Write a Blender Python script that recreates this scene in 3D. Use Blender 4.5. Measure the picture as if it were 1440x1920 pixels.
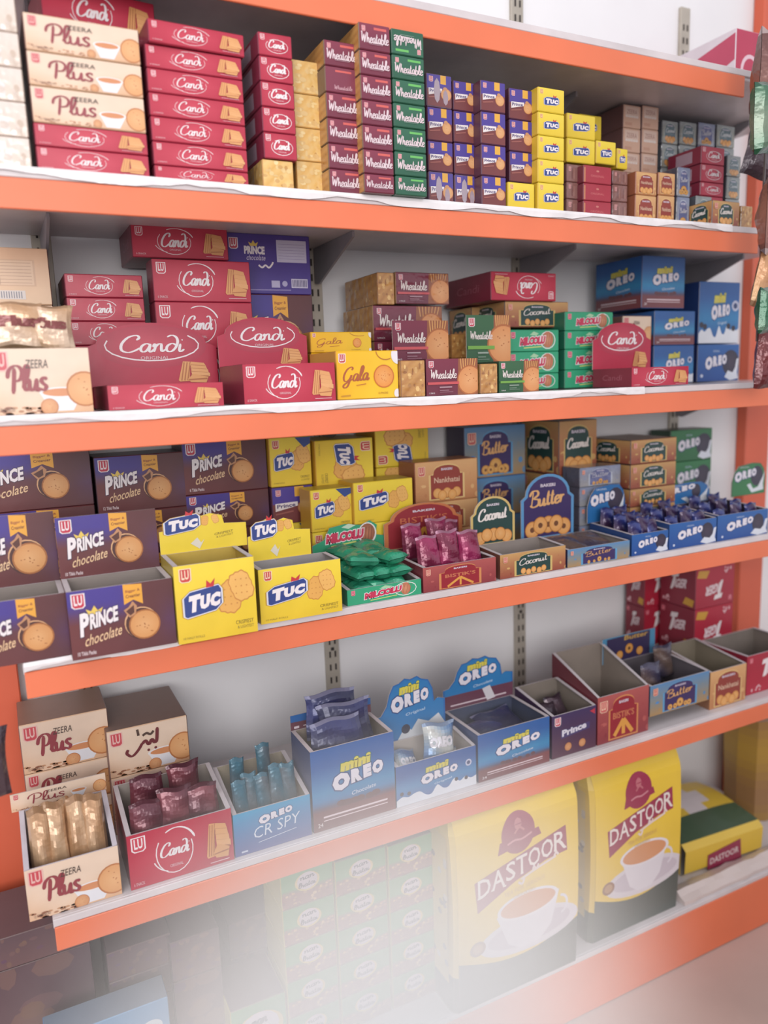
import bpy, math, random
from mathutils import Vector, Matrix
random.seed(7)
for _o in list(bpy.data.objects): bpy.data.objects.remove(_o)
SC = bpy.context.scene
COL = SC.collection

# ---------------------------------------------------------------- camera
H = 1.205                       # eye height above the floor datum used for the shelves
FPX, CX, CY = 1442.0, 720.0, 960.0
_X = Vector((2958.0, -348.0, FPX)).normalized()      # wall direction seen by the camera
_D = Vector((300.0, 8525.0, FPX)).normalized()       # plumb line seen by the camera
_Z = -_D
_Y = _D.cross(_X)
if _Y[2] < 0: _Y = -_Y
CAM = Vector((0.0, -1.0, H))
def cam_to_world(v): return Vector((_X.dot(v), _Y.dot(v), _Z.dot(v)))
cd = bpy.data.cameras.new('camera'); cam = bpy.data.objects.new('camera', cd); COL.objects.link(cam)
cd.sensor_fit = 'HORIZONTAL'; cd.sensor_width = 36.0; cd.lens = 36.0*FPX/1440.0; cd.clip_start = 0.02
r_ = cam_to_world(Vector((1,0,0))); u_ = cam_to_world(Vector((0,-1,0))); b_ = cam_to_world(Vector((0,0,-1)))
cam.matrix_world = Matrix(((r_.x,u_.x,b_.x,CAM.x),(r_.y,u_.y,b_.y,CAM.y),(r_.z,u_.z,b_.z,CAM.z),(0,0,0,1)))
SC.camera = cam
cd.dof.use_dof = True; cd.dof.focus_distance = 1.15; cd.dof.aperture_fstop = 3.0

# ---------------------------------------------------------------- world, lamps, exposure
SC.view_settings.view_transform = 'Standard'; SC.view_settings.look = 'None'
SC.view_settings.gamma = 1.0; SC.view_settings.use_curve_mapping = False
SC.view_settings.exposure = 0.12
wd = bpy.data.worlds.new('world'); SC.world = wd; wd.use_nodes = True
wd.node_tree.nodes['Background'].inputs[0].default_value = (0.93, 0.93, 1.0, 1)
wd.node_tree.nodes['Background'].inputs[1].default_value = 0.86
def area(name, loc, target, sx, sy, energy, color):
    l = bpy.data.lights.new(name, 'AREA'); l.shape = 'RECTANGLE'; l.size = sx; l.size_y = sy
    l.energy = energy; l.color = color
    o = bpy.data.objects.new(name, l); COL.objects.link(o); o.location = loc
    o.rotation_euler = (Vector(target)-Vector(loc)).to_track_quat('-Z','Y').to_euler()
    return o
area('shopfront_daylight', (-0.7, -3.0, 1.75), (0.45, 0.3, 1.0), 2.6, 1.3, 68, (1.0, 0.97, 0.96))
area('ceiling_lamp', (-0.7, -0.9, 2.6), (0.1, 0.2, 1.1), 1.0, 0.7, 10, (1.0, 0.96, 0.94))

# ---------------------------------------------------------------- pixel helpers (rays met with real planes)
def ray(px, py): return cam_to_world(Vector((px-CX, py-CY, FPX)))
def at_y(px, py, y):
    r = ray(px, py); return CAM + r*((y-CAM.y)/r.y)
def at_z(px, py, z):
    r = ray(px, py); return CAM + r*((z-CAM.z)/r.z)
def proj(P):
    d = Vector(P)-CAM
    c = Vector((_X.x*d.x+_Y.x*d.y+_Z.x*d.z, _X.y*d.x+_Y.y*d.y+_Z.y*d.z, _X.z*d.x+_Y.z*d.y+_Z.z*d.z))
    return CX+FPX*c.x/c.z, CY+FPX*c.y/c.z
def bis(f, a, b):
    fa = f(a)
    for _ in range(48):
        m = (a+b)/2; fm = f(m)
        if (fm < 0) == (fa < 0): a, fa = m, fm
        else: b = m
    return (a+b)/2
def x_at(px, y, z): return bis(lambda x: proj((x,y,z))[0]-px, -0.75, 2.2)
def z_at(py, x, y): return bis(lambda z: proj((x,y,z))[1]-py, H-1.9, H+1.2)

# ---------------------------------------------------------------- colours and materials
def lin(c):
    o = []
    for v, g in zip(c[:3], (152, 134, 140)):      # veil of stray light put into every colour as grey
        v = (v*.90*.925+g*.09)/255.0
        o.append(v/12.92 if v <= 0.04045 else ((v+0.055)/1.055)**2.4)
    return (o[0], o[1], o[2], 1.0)
def mix(a, b, t): return tuple(a[i]*(1-t)+b[i]*t for i in range(3))
def mat(name, rough=0.45, coat=0.0, bump=0.0, bscale=60.0, metal=0.0, attr=True, color=(200,200,200), spec=0.5, vary=0.0, vscale=6.0, detail=2.0):
    m = bpy.data.materials.new(name); m.use_nodes = True
    nt = m.node_tree; b = nt.nodes['Principled BSDF']
    b.inputs['Roughness'].default_value = rough; b.inputs['Metallic'].default_value = metal
    b.inputs['Coat Weight'].default_value = coat; b.inputs['Coat Roughness'].default_value = 0.12
    b.inputs['Specular IOR Level'].default_value = spec
    tc = nt.nodes.new('ShaderNodeTexCoord')
    if attr:
        a = nt.nodes.new('ShaderNodeAttribute'); a.attribute_name = 'Col'; src = a.outputs['Color']
    else:
        a = nt.nodes.new('ShaderNodeRGB'); a.outputs[0].default_value = lin(color); src = a.outputs[0]
    if vary > 0:
        n2 = nt.nodes.new('ShaderNodeTexNoise'); n2.inputs['Scale'].default_value = vscale; n2.inputs['Detail'].default_value = 5
        nt.links.new(tc.outputs['Object'], n2.inputs['Vector'])
        mr = nt.nodes.new('ShaderNodeMapRange'); mr.inputs[1].default_value = 0.3; mr.inputs[2].default_value = 0.7
        mr.inputs[3].default_value = 1-vary; mr.inputs[4].default_value = 1+vary*0.5
        nt.links.new(n2.outputs[0], mr.inputs[0])
        mx = nt.nodes.new('ShaderNodeVectorMath'); mx.operation = 'SCALE'
        nt.links.new(src, mx.inputs[0]); nt.links.new(mr.outputs[0], mx.inputs['Scale']); src = mx.outputs[0]
    nt.links.new(src, b.inputs['Base Color'])
    if bump > 0:
        n = nt.nodes.new('ShaderNodeTexNoise'); n.inputs['Scale'].default_value = bscale; n.inputs['Detail'].default_value = detail
        bp = nt.nodes.new('ShaderNodeBump'); bp.inputs['Strength'].default_value = bump; bp.inputs['Distance'].default_value = 0.004
        nt.links.new(tc.outputs['Object'], n.inputs['Vector']); nt.links.new(n.outputs[0], bp.inputs['Height'])
        nt.links.new(bp.outputs[0], b.inputs['Normal'])
        if coat > 0: nt.links.new(bp.outputs[0], b.inputs['Coat Normal'])
    return m
M_CARD = mat('printed_card', 0.42, 0.12, 0.10, 25, vary=0.05, vscale=30)
M_FILM = mat('film_wrapped_card', 0.30, 0.7, 0.8, 45, vary=0.06, vscale=40)
M_FOIL = mat('foil_wrapper', 0.30, 0.35, 0.5, 60, metal=0.25, vary=0.10, vscale=45)
M_BOARD = mat('grey_board', 0.75, 0, 0.1, 80, vary=0.08, vscale=25)
M_SACK = mat('laminated_sack', 0.40, 0.2, 0.35, 14, vary=0.04, vscale=12)
M_ORANGE = mat('orange_paint', 0.5, 0.05, 0.08, 30, attr=False, color=(244,122,78), vary=0.07, vscale=7)
M_POST = mat('red_orange_paint', 0.5, 0.05, 0.08, 30, attr=False, color=(228,98,62), vary=0.08, vscale=6)
M_SHELF = mat('worn_grey_enamel', 0.35, 0.1, 0.15, 35, attr=False, color=(226,218,218), vary=0.14, vscale=11)
M_LINER = mat('plastic_liner', 0.16, 0.6, 0.9, 28, attr=False, color=(250,246,246), vary=0.10, vscale=20)
M_WALL = mat('whitewashed_wall', 0.85, 0, 0.12, 18, attr=False, color=(255,255,255), vary=0.05, vscale=3.5)
M_FLOOR = mat('pale_concrete_floor', 0.6, 0, 0.12, 30, attr=False, color=(205,176,164), vary=0.10, vscale=4)
M_STEEL = mat('galvanised_strip', 0.5, 0, 0.1, 60, metal=0.2, attr=False, color=(196,188,172), vary=0.15, vscale=25)
M_BRACKET = mat('grey_bracket_steel', 0.5, 0, 0.1, 60, attr=False, color=(150,146,150), vary=0.1, vscale=25)
M_DARK = mat('dark_hole', 0.8, attr=False, color=(40,34,32))

# ---------------------------------------------------------------- mesh collector with painted-on print
class MB:
    def __init__(s): s.v = []; s.f = []; s.c = []; s.m = []
    def poly(s, pts, cols, mi=0):
        i = len(s.v); s.v.extend(pts); n = len(pts)
        s.f.append(tuple(range(i, i+n)))
        if isinstance(cols, list): s.c.extend(cols)
        else: s.c.extend([cols]*n)
        s.m.append(mi)
    def build(s, name, mats, parent=None, smooth=False):
        me = bpy.data.meshes.new(name); me.from_pydata([tuple(p) for p in s.v], [], s.f); 
        ca = me.color_attributes.new('Col', 'FLOAT_COLOR', 'CORNER')
        flat = [x for c in s.c for x in c]
        ca.data.foreach_set('color', flat)
        for m in mats: me.materials.append(m)
        me.polygons.foreach_set('material_index', s.m)
        if smooth: me.polygons.foreach_set('use_smooth', [True]*len(s.f))
        me.update()
        o = bpy.data.objects.new(name, me); COL.objects.link(o)
        if parent: o.parent = parent
        return o
    def box(s, x0, y0, z0, x1, y1, z1, col, mi=0, bev=0.0012, cols=None):
        """chamfered box; cols = dict of face colours (front,back,left,right,top,bottom)"""
        cols = cols or {}
        b = min(bev, (x1-x0)*.3, (y1-y0)*.3, (z1-z0)*.3)
        g = lambda k: lin(cols.get(k, col))
        X = (x0, x1); Y = (y0, y1); Z = (z0, z1)
        def P(i, j, k, ax):     # corner pulled in on every axis except ax
            return ((X[i]+(b if i == 0 else -b)) if ax != 0 else X[i], (Y[j]+(b if j == 0 else -b)) if ax != 1 else Y[j], (Z[k]+(b if k == 0 else -b)) if ax != 2 else Z[k])
        s.poly([P(0,0,0,1),P(1,0,0,1),P(1,0,1,1),P(0,0,1,1)], g('front'), mi)
        s.poly([P(1,1,0,1),P(0,1,0,1),P(0,1,1,1),P(1,1,1,1)], g('back'), mi)
        s.poly([P(0,1,0,0),P(0,0,0,0),P(0,0,1,0),P(0,1,1,0)], g('left'), mi)
        s.poly([P(1,0,0,0),P(1,1,0,0),P(1,1,1,0),P(1,0,1,0)], g('right'), mi)
        s.poly([P(0,0,1,2),P(1,0,1,2),P(1,1,1,2),P(0,1,1,2)], g('top'), mi)
        s.poly([P(0,1,0,2),P(1,1,0,2),P(1,0,0,2),P(0,0,0,2)], g('bottom'), mi)
        if b <= 0: return
        for j in (0,1):
            for k in (0,1):
                q = [P(0,j,k,1),P(1,j,k,1),P(1,j,k,2),P(0,j,k,2)]
                if (j+k) % 2 == 1: q.reverse()
                s.poly(q, g('front' if j == 0 else 'back'), mi)
        for i in (0,1):
            for k in (0,1):
                q = [P(i,0,k,0),P(i,1,k,0),P(i,1,k,2),P(i,0,k,2)]
                if (i+k) % 2 == 0: q.reverse()
                s.poly(q, g('left' if i == 0 else 'right'), mi)
        for i in (0,1):
            for j in (0,1):
                q = [P(i,j,0,0),P(i,j,1,0),P(i,j,1,1),P(i,j,0,1)]
                if (i+j) % 2 == 1: q.reverse()
                s.poly(q, g('left' if i == 0 else 'right'), mi)
        for i in (0,1):
            for j in (0,1):
                for k in (0,1):
                    q = [P(i,j,k,0),P(i,j,k,1),P(i,j,k,2)]
                    if (i+j+k) % 2 == 0: q.reverse()
                    s.poly(q, g('left' if i == 0 else 'right'), mi)

_txt = {}
def glyphs(s, bold=0.0, res=2):
    k = (s, bold)
    if k not in _txt:
        cu = bpy.data.curves.new('t', 'FONT'); cu.body = s; cu.offset = bold; cu.resolution_u = res
        ob = bpy.data.objects.new('t', cu); me = bpy.data.meshes.new_from_object(ob)
        vs = [(v.co.x, v.co.y) for v in me.vertices]; fs = [tuple(p.vertices) for p in me.polygons]
        bpy.data.objects.remove(ob); bpy.data.curves.remove(cu); bpy.data.meshes.remove(me)
        xs = [v[0] for v in vs] or [0, 1]; ys = [v[1] for v in vs] or [0, 1]
        _txt[k] = (vs, fs, min(xs), max(xs), min(ys), max(ys))
    return _txt[k]

def catmull(pts, n=5):
    if len(pts) < 3: return list(pts)
    p = [pts[0]]+list(pts)+[pts[-1]]; out = []
    for i in range(1, len(p)-2):
        for t in range(n):
            t /= n; a, b, c, d = p[i-1], p[i], p[i+1], p[i+2]
            out.append(tuple(0.5*((2*b[k])+(-a[k]+c[k])*t+(2*a[k]-5*b[k]+4*c[k]-d[k])*t*t+(-a[k]+3*b[k]-3*c[k]+d[k])*t**3) for k in (0,1)))
    out.append(tuple(pts[-1][:2])); return out
# a small cursive hand, drawn as pen strokes (advance, strokes)
SCRIPT = {
 'C': (.78, [[(.62,.72),(.72,.86),(.6,1.0),(.3,.88),(.08,.5),(.1,.12),(.35,-.02),(.6,.08),(.8,.25)]]),
 'G': (.8, [[(.62,.78),(.7,.92),(.55,1.0),(.25,.85),(.06,.45),(.12,.1),(.35,.02),(.58,.2),(.66,.45),(.6,.1),(.45,-.35),(.2,-.42),(.12,-.25),(.4,-.05),(.8,.15)]]),
 'a': (.5, [[(.4,.42),(.25,.5),(.08,.36),(.05,.12),(.16,.0),(.3,.12),(.41,.46)],[(.41,.48),(.37,.12),(.44,0),(.56,.14)]]),
 'n': (.5, [[(0,.3),(.07,.48),(.1,.3),(.06,0)],[(.08,.25),(.2,.45),(.32,.46),(.34,.2),(.38,.02),(.52,.14)]]),
 'd': (.52, [[(.4,.4),(.25,.5),(.08,.36),(.05,.12),(.16,.0),(.3,.06),(.42,.3),(.46,.62),(.38,.88),(.2,1.0),(.02,.9)]]),
 'i': (.24, [[(.06,.48),(.04,.12),(.1,0),(.24,.14)],[(.1,.68),(.12,.74)]]),
 'l': (.3, [[(0,.1),(.2,.5),(.28,.9),(.18,1.02),(.1,.8),(.08,.2),(.18,0),(.34,.14)]]),
 'h': (.5, [[(.1,.95),(.08,.5),(.05,0)],[(.07,.2),(.2,.46),(.32,.42),(.33,.15),(.38,0),(.5,.12)]]),
 'e': (.4, [[(.05,.22),(.3,.3),(.33,.44),(.2,.5),(.05,.32),(.1,.04),(.24,0),(.42,.14)]]),
 't': (.32, [[(.14,.9),(.11,.2),(.18,0),(.32,.1)],[(0,.56),(.3,.6)]]),
 'b': (.44, [[(.1,.95),(.07,.4),(.08,.02),(.28,.0),(.38,.22),(.28,.44),(.09,.34)]]),
 'W': (.85, [[(0,.9),(.1,.95),(.17,.05),(.42,.75),(.5,.05),(.56,.1),(.8,1.0)]]),
 'P': (.6, [[(.22,.92),(.2,.4),(.16,-.12)],[(-.1,.5),(-.04,.82),(.2,1.0),(.45,.96),(.58,.74),(.48,.45),(.22,.38)]]),
 'u': (.52, [[(.02,.48),(.03,.12),(.15,0),(.3,.14),(.36,.48)],[(.36,.48),(.36,.1),(.42,-.02),(.54,.1)]]),
 's': (.38, [[(.32,.42),(.2,.52),(.06,.4),(.15,.27),(.3,.15),(.2,0),(.02,.06)]]),
 'B': (.68, [[(.17,.95),(.12,0)],[(-.08,.7),(.1,1.0),(.45,1.0),(.55,.75),(.25,.52),(.6,.42),(.62,.1),(.3,-.03),(.0,.1)]]),
 'r': (.34, [[(.02,.42),(.08,.48),(.07,0)],[(.08,.3),(.2,.48),(.34,.44)]]),
 'o': (.42, [[(.2,.5),(.04,.3),(.08,.05),(.22,0),(.36,.15),(.34,.4),(.2,.5)],[(.3,.4),(.44,.46)]]),
 'c': (.38, [[(.34,.4),(.22,.5),(.06,.35),(.06,.1),(.2,0),(.4,.14)]]),
}
class Art:
    """flat print laid on a face; x,y are fractions of the face"""
    def __init__(s, mb, w, h, mp, rot=0, mi=0, clip=True, lay=0):
        s.mb = mb; s.W = w; s.Hh = h; s.mp = mp; s.rot = rot; s.mi = mi; s.lay = lay; s.clip = clip
        s.w, s.h = (h, w) if rot in (90, 270) else (w, h)
    def put(s, pts, cols):
        """pts in metres in design space"""
        if s.clip:
            q = [tuple(p)+tuple(c[:3]) for p, c in zip(pts, cols)]
            for ax, lim, sg in ((0,0,1),(0,s.w,-1),(1,0,1),(1,s.h,-1)):
                o = []; n = len(q)
                for i in range(n):
                    a, b = q[i], q[(i+1) % n]; da, db = (a[ax]-lim)*sg, (b[ax]-lim)*sg
                    if da >= -1e-9: o.append(a)
                    if (da > 1e-9 and db < -1e-9) or (da < -1e-9 and db > 1e-9):
                        t = da/(da-db); o.append(tuple(a[k]+(b[k]-a[k])*t for k in range(5)))
                q = o
                if len(q) < 3: return
            pts = [(p[0], p[1]) for p in q]; cols = [(p[2], p[3], p[4], 1.0) for p in q]
        off = 0.00012+s.lay*0.00002; out = []
        for x, y in pts:
            if s.rot == 180: x, y = s.W-x, s.Hh-y
            elif s.rot == 90: x, y = s.W-y, x
            elif s.rot == 270: x, y = y, s.Hh-x
            out.append(s.mp(x, y, off))
        s.mb.poly(out, list(cols), s.mi)
    def nl(s): s.lay += 1
    def bg(s, f, nx=1, ny=1):
        for i in range(nx):
            for j in range(ny):
                q = [(i/nx, j/ny), ((i+1)/nx, j/ny), ((i+1)/nx, (j+1)/ny), (i/nx, (j+1)/ny)]
                cs = [lin(f(*p)) if callable(f) else lin(f) for p in q]
                s.put([(p[0]*s.w, p[1]*s.h) for p in q], cs)
        s.nl()
    def rect(s, x0, y0, x1, y1, c, c2=None):
        a = lin(c); b = lin(c2) if c2 else a
        s.put([(x0*s.w,y0*s.h),(x1*s.w,y0*s.h),(x1*s.w,y1*s.h),(x0*s.w,y1*s.h)], [a,a,b,b]); s.nl()
    def poly(s, pts, c):
        s.put([(p[0]*s.w, p[1]*s.h) for p in pts], [lin(c)]*len(pts)); s.nl()
    def ell(s, cx, cy, rx, ry, c, cc=None, n=20, a0=0, a1=360):
        """rx, ry as fractions of height"""
        a = lin(c); m = lin(cc) if cc else a
        P = [(cx*s.w+rx*s.h*math.cos(math.radians(a0+(a1-a0)*i/n)), cy*s.h+ry*s.h*math.sin(math.radians(a0+(a1-a0)*i/n))) for i in range(n+1)]
        if cc is None: s.put(P[:-1] if a1-a0 == 360 else P, [a]*(n if a1-a0 == 360 else n+1))
        else:
            for i in range(n): s.put([(cx*s.w, cy*s.h), P[i], P[i+1]], [m, a, a])
        s.nl()
    def line(s, pts, wd, c, pen=0.0, smooth=True, metres=False):
        if not metres: pts = [(p[0]*s.w, p[1]*s.h) for p in pts]; wd = wd*s.h
        if smooth: pts = catmull(pts)
        c = lin(c); L = []; R = []
        n = len(pts)
        for i in range(n):
            a = pts[max(i-1,0)]; b = pts[min(i+1,n-1)]
            dx, dy = b[0]-a[0], b[1]-a[1]; l = math.hypot(dx, dy) or 1e-9; dx /= l; dy /= l
            k = wd*0.5*(1-pen+pen*abs(dy)*1.6)
            if pen and (i == 0 or i == n-1): k *= 0.5
            L.append((pts[i][0]-dy*k, pts[i][1]+dx*k)); R.append((pts[i][0]+dy*k, pts[i][1]-dx*k))
        for i in range(n-1): s.put([L[i], R[i], R[i+1], L[i+1]], [c]*4); s.lay += .25
        s.nl()
    def arc(s, cx, cy, rx, ry, a0, a1, wd, c, pen=0.0):
        s.line([(cx+rx*math.cos(math.radians(a0+(a1-a0)*i/14)), cy+ry*math.sin(math.radians(a0+(a1-a0)*i/14))) for i in range(15)], wd, c, pen, smooth=False)
    def text(s, t, x0, y0, x1, y1, c, bold=0.0, ital=0.0, rise=0.0, out=None, ow=0.05):
        for cc, bo in ((([(out, bold+ow)] if out else [])+[(c, bold)])):
            vs, fs, a, b, d, e = glyphs(t, bo)
            _, _, a, b, d, e = glyphs(t, bold)
            sx = (x1-x0)*s.w/(b-a); sy = (y1-y0)*s.h/(e-d); cl = lin(cc)
            P = []
            for vx, vy in vs:
                X = x0*s.w+(vx-a)*sx; Y = (vy-d)*sy
                X += ital*Y; P.append((X, y0*s.h+Y+rise*(X-x0*s.w)))
            for f in fs: s.put([P[i] for i in f], [cl]*len(f))
            s.nl()
    def script(s, t, x0, y0, x1, y1, c, wd=.12, slant=.25, rise=0.0, pen=.6, tall=1.0):
        adv = sum(SCRIPT[ch][0] for ch in t); sx = (x1-x0)*s.w/adv; sy = (y1-y0)*s.h; x = 0; yo = 0.0
        if sy > 1.25*sx: yo = (sy-1.25*sx)/2; sy = 1.25*sx
        for ch in t:
            a, st = SCRIPT[ch]
            for k in st:
                P = []
                for px_, py_ in k:
                    Y = py_*sy; X = (x+px_)*sx+slant*Y
                    P.append((x0*s.w+X, y0*s.h+yo+Y+rise*X))
                P = catmull(P, 3)
                s.line(P, wd*sy, c, pen, smooth=False, metres=True)
            x += a
        s.nl()

# ---------------------------------------------------------------- printed designs
WHT = (248,240,240); RED = (186,38,62); PINK = (226,120,130)
def lu(a, x, y, hh, c=(205,50,72), t=WHT):
    """small badge, x,y = lower corner, hh = height, fractions"""
    ww = hh*a.h/a.w*0.85
    a.poly([(x,y+hh),(x+ww,y+hh),(x+ww,y+hh*.15),(x+ww*.8,y),(x+ww*.2,y),(x,y+hh*.15)], t)
    e = ww*.09; f = hh*.06
    a.poly([(x+e,y+hh-f),(x+ww-e,y+hh-f),(x+ww-e,y+hh*.18),(x+ww*.76,y+f),(x+ww*.24,y+f),(x+e,y+hh*.18)], c)
    a.text('LU', x+ww*.2, y+hh*.22, x+ww*.8, y+hh*.88, t, .03)
def bars(a, x0, y0, x1, y1, c=(226,160,96), d=(178,104,58)):
    """leaning stack of caramel biscuit bars"""
    W = x1-x0; Hh = y1-y0
    f = lambda p: (x0+p[0]*W, y0+p[1]*Hh)
    a.poly([f(p) for p in [(0,.05),(.18,1),(.42,.98),(.36,.0),(.05,-.02)]], c)
    for t in (.1,.2,.3): a.line([f((t,.03)), f((t+.12,.95))], .02, d, smooth=False)
    for k in range(4):
        y = .78-k*.17; o = .06*k
        a.poly([f(p) for p in [(.40+o*.3,y),(.44,y+.2),(.88+o,y+.12),(.95+o*.6,y-.06)]], mix(c,(245,190,130),.12*k))
        a.line([f((.42,y+.02)), f((.92+o*.5,y-.06))], .025, d, smooth=False)
    a.poly([f(p) for p in [(.30,.1),(.5,.36),(1.0,.18),(.92,-.1),(.4,-.06)]], c)
    a.line([f((.34,.06)), f((.96,.1))], .025, d, smooth=False)
def d_candi(a, dim=0.0, bisc=True, flip=False):
    R1 = mix((186,30,58),(150,30,55),dim); R2 = mix((208,62,82),(165,45,70),dim)
    asp = a.w/a.h
    a.bg(lambda x,y: mix(R2,R1,min(1,2.2*math.hypot((x-.42)*1.0,(y-.5)*.7))), 6, 4)
    if bisc:
        k = min(1.0, asp/2.2)
        lu(a, .035, .66, .28)
        a.arc(.43,.5,.175,.40,-215,20,.018,WHT); a.arc(.45,.53,.19,.40,20,120,.03,WHT,.5); a.arc(.42,.5,.2,.36,200,250,.02,WHT)
        a.script('Candi', .285,.34,.565,.78, WHT, .11, .2, 0)
        a.text('ORIGINAL', .375,.22,.50,.275, (240,205,210))
        bars(a, .73,.18,.96,.82)
        a.text('6 SNACK', .03,.06,.13,.12,(240,200,205)); a.line([(.76,.07),(.95,.07)],.015,(240,200,205),smooth=False)
    else:
        lu(a, .05,.68,.27)
        a.arc(.55,.45,.34,.32,-215,130,.025,WHT); a.script('Candi', .28,.36,.78,.72, WHT,.14,.2)
        a.text('ORIGINAL', .42,.22,.68,.28,(240,205,210))
def d_candi_end(a): d_candi(a, 0.1, False)
def cup(a, x, y, s):
    """tea cup, x,y = middle of base, s = height in fractions"""
    k = a.h/a.w*s
    a.poly([(x-.42*k,y),(x+.42*k,y),(x+.85*k,y+.75*s),(x-.8*k,y+.75*s)], (235,236,240))
    a.ell(x+.02*k, y+.75*s, .84*s, .22*s, (240,236,234)); a.ell(x+.02*k, y+.75*s, .72*s, .16*s, (216,142,92))
def biscuit(a, x, y, r, c=(226,166,104), d=(190,116,62), dots=6):
    a.ell(x, y, r, r, d, c, 22); a.ell(x, y, r*.9, r*.9, c, mix(c,(250,205,150),.4), 22)
    rr = random.Random(int(x*100))
    for _ in range(dots):
        q, t = rr.random()*r*.7, rr.random()*360
        a.ell(x+q*math.cos(t)*a.h/a.w, y+q*math.sin(t), r*.05, r*.035, d, n=6)
def d_zeera(a, urdu=False, side=False):
    a.bg(lambda x,y: mix((240,214,188),(226,176,132), min(1,max(0,(abs(x-.35)*1.2)+(.25-y)*1.3))), 8, 5)
    rr = random.Random(3)
    for i in range(26):
        x = rr.random()*.55; a.ell(x, rr.random()*.16*(1-x), .035+.03*rr.random(), .02, mix((150,96,70),(200,150,110),rr.random()), n=7); a.lay -= 1
    a.nl()
    q=min(1,a.w/a.h/1.9); cup(a, .70-.06*(1-q), .03, .50*q); biscuit(a, .93, .36, .36*q, (228,164,104)); biscuit(a, .56, .1, .13, (214,150,100))
    lu(a, .03, .66, .30, (205,70,80), (238,190,180))
    if urdu:
        a.line([(.42,.62),(.36,.48),(.28,.38),(.22,.46),(.24,.54)],.055,(112,44,48),.3)
        a.line([(.42,.6),(.46,.66),(.5,.56),(.54,.66),(.57,.58),(.6,.62),(.62,.9)],.06,(112,44,48),.3)
        a.line([(.38,.8),(.37,.94)],.05,(80,60,50)); a.line([(.43,.78),(.48,.82),(.53,.78),(.57,.84)],.05,(80,60,50)); a.ell(.49,.44,.03,.03,(112,44,48),n=8); a.ell(.58,.46,.03,.03,(112,44,48),n=8)
    else:
        a.script('Plus', .19,.30,.56,.80, (150,58,66), .125, .08, 0, .5)
        a.text('ZEERA', .36,.70,.58,.83, (70,56,50), 0, .1)
        a.text('12 TIKKI PACKS',.05,.05,.22,.10,(110,80,70))
def d_zeera_back(a):
    a.bg(lambda x,y: mix((226,190,150),(216,170,130), y), 3, 3)
    a.rect(.16,.32,.86,.80,(206,166,130)); a.rect(.18,.34,.84,.78,(222,186,150))
    for k in range(7): a.line([(.2,.38+.06*k),(.82,.38+.06*k)],.008,(170,130,104),smooth=False)
    a.line([(.5,.34),(.5,.78)],.008,(170,130,104),smooth=False)
    a.rect(.40,.08,.74,.24,(214,204,196))
    for k in range(12): a.rect(.42+k*.025,.10,.43+k*.025,.22,(110,110,120)); a.lay -= 1
    a.nl()
def _wheat(a, c1, c2, stripe, full=True, flip=False):
    a.bg(lambda x,y: mix(c1,c2,y), 2, 2)
    if full:
        a.poly([(.60,0),(.62,1),(1,1),(1,0)], (150,84,50))
        for i in range(7): a.line([(.66+.05*i,1.0),(.68+.04*i,.70)],.03,(222,160,90),smooth=False)
        biscuit(a,.84,.40,.42,(222,146,84),(176,98,50),8)
        lu(a,.05,.76,.18)
        a.script('Wheatable',.08,.40,.57,.78,(240,228,222),.10,.06,0,.3)
        a.rect(.02,.30,.62,.37,stripe); a.line([(.24,.225),(.48,.225)],.035,mix(c1,WHT,.55),smooth=False); a.line([(.24,.14),(.42,.14)],.022,mix(c1,WHT,.4),smooth=False); a.line([(.24,.09),(.50,.09)],.015,mix(c1,WHT,.35),smooth=False)
        a.text('12 SNACK',.04,.05,.15,.09,WHT)
    else:
        lu(a,.08,.70,.22,(214,120,130),(240,190,190))
        a.rect(.48,.80,.90,.90,stripe)
        a.script('Wheatable',.05,.26,.95,.68,(236,216,220),.11,.05,0,.3)
        a.line([(.3,.2),(.75,.2)],.02,mix(c1,WHT,.5),smooth=False)
def d_wheat_m(a): _wheat(a,(104,34,54),(124,40,62),(206,80,84))
def d_wheat_g(a): _wheat(a,(36,84,50),(46,96,58),(112,170,66))
def d_wheat_ms(a): _wheat(a,(112,36,58),(132,44,68),(222,96,88),False)
def d_wheat_gs(a): _wheat(a,(28,88,62),(38,100,72),(104,196,96),False)
def d_wheat_plain(a): a.bg((126,46,68)); a.rect(.3,.82,.8,.9,(222,96,88)); a.script('Wheatable',.25,.1,.8,.28,(200,150,160),.15,.1,0,.3)
def crown(a,x,y,s,c=(240,206,90)):
    k=a.h/a.w*s
    a.poly([(x-.6*k,y),(x-.9*k,y+.7*s),(x-.35*k,y+.4*s),(x,y+1.0*s),(x+.35*k,y+.4*s),(x+.9*k,y+.7*s),(x+.6*k,y)],c)
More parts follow.
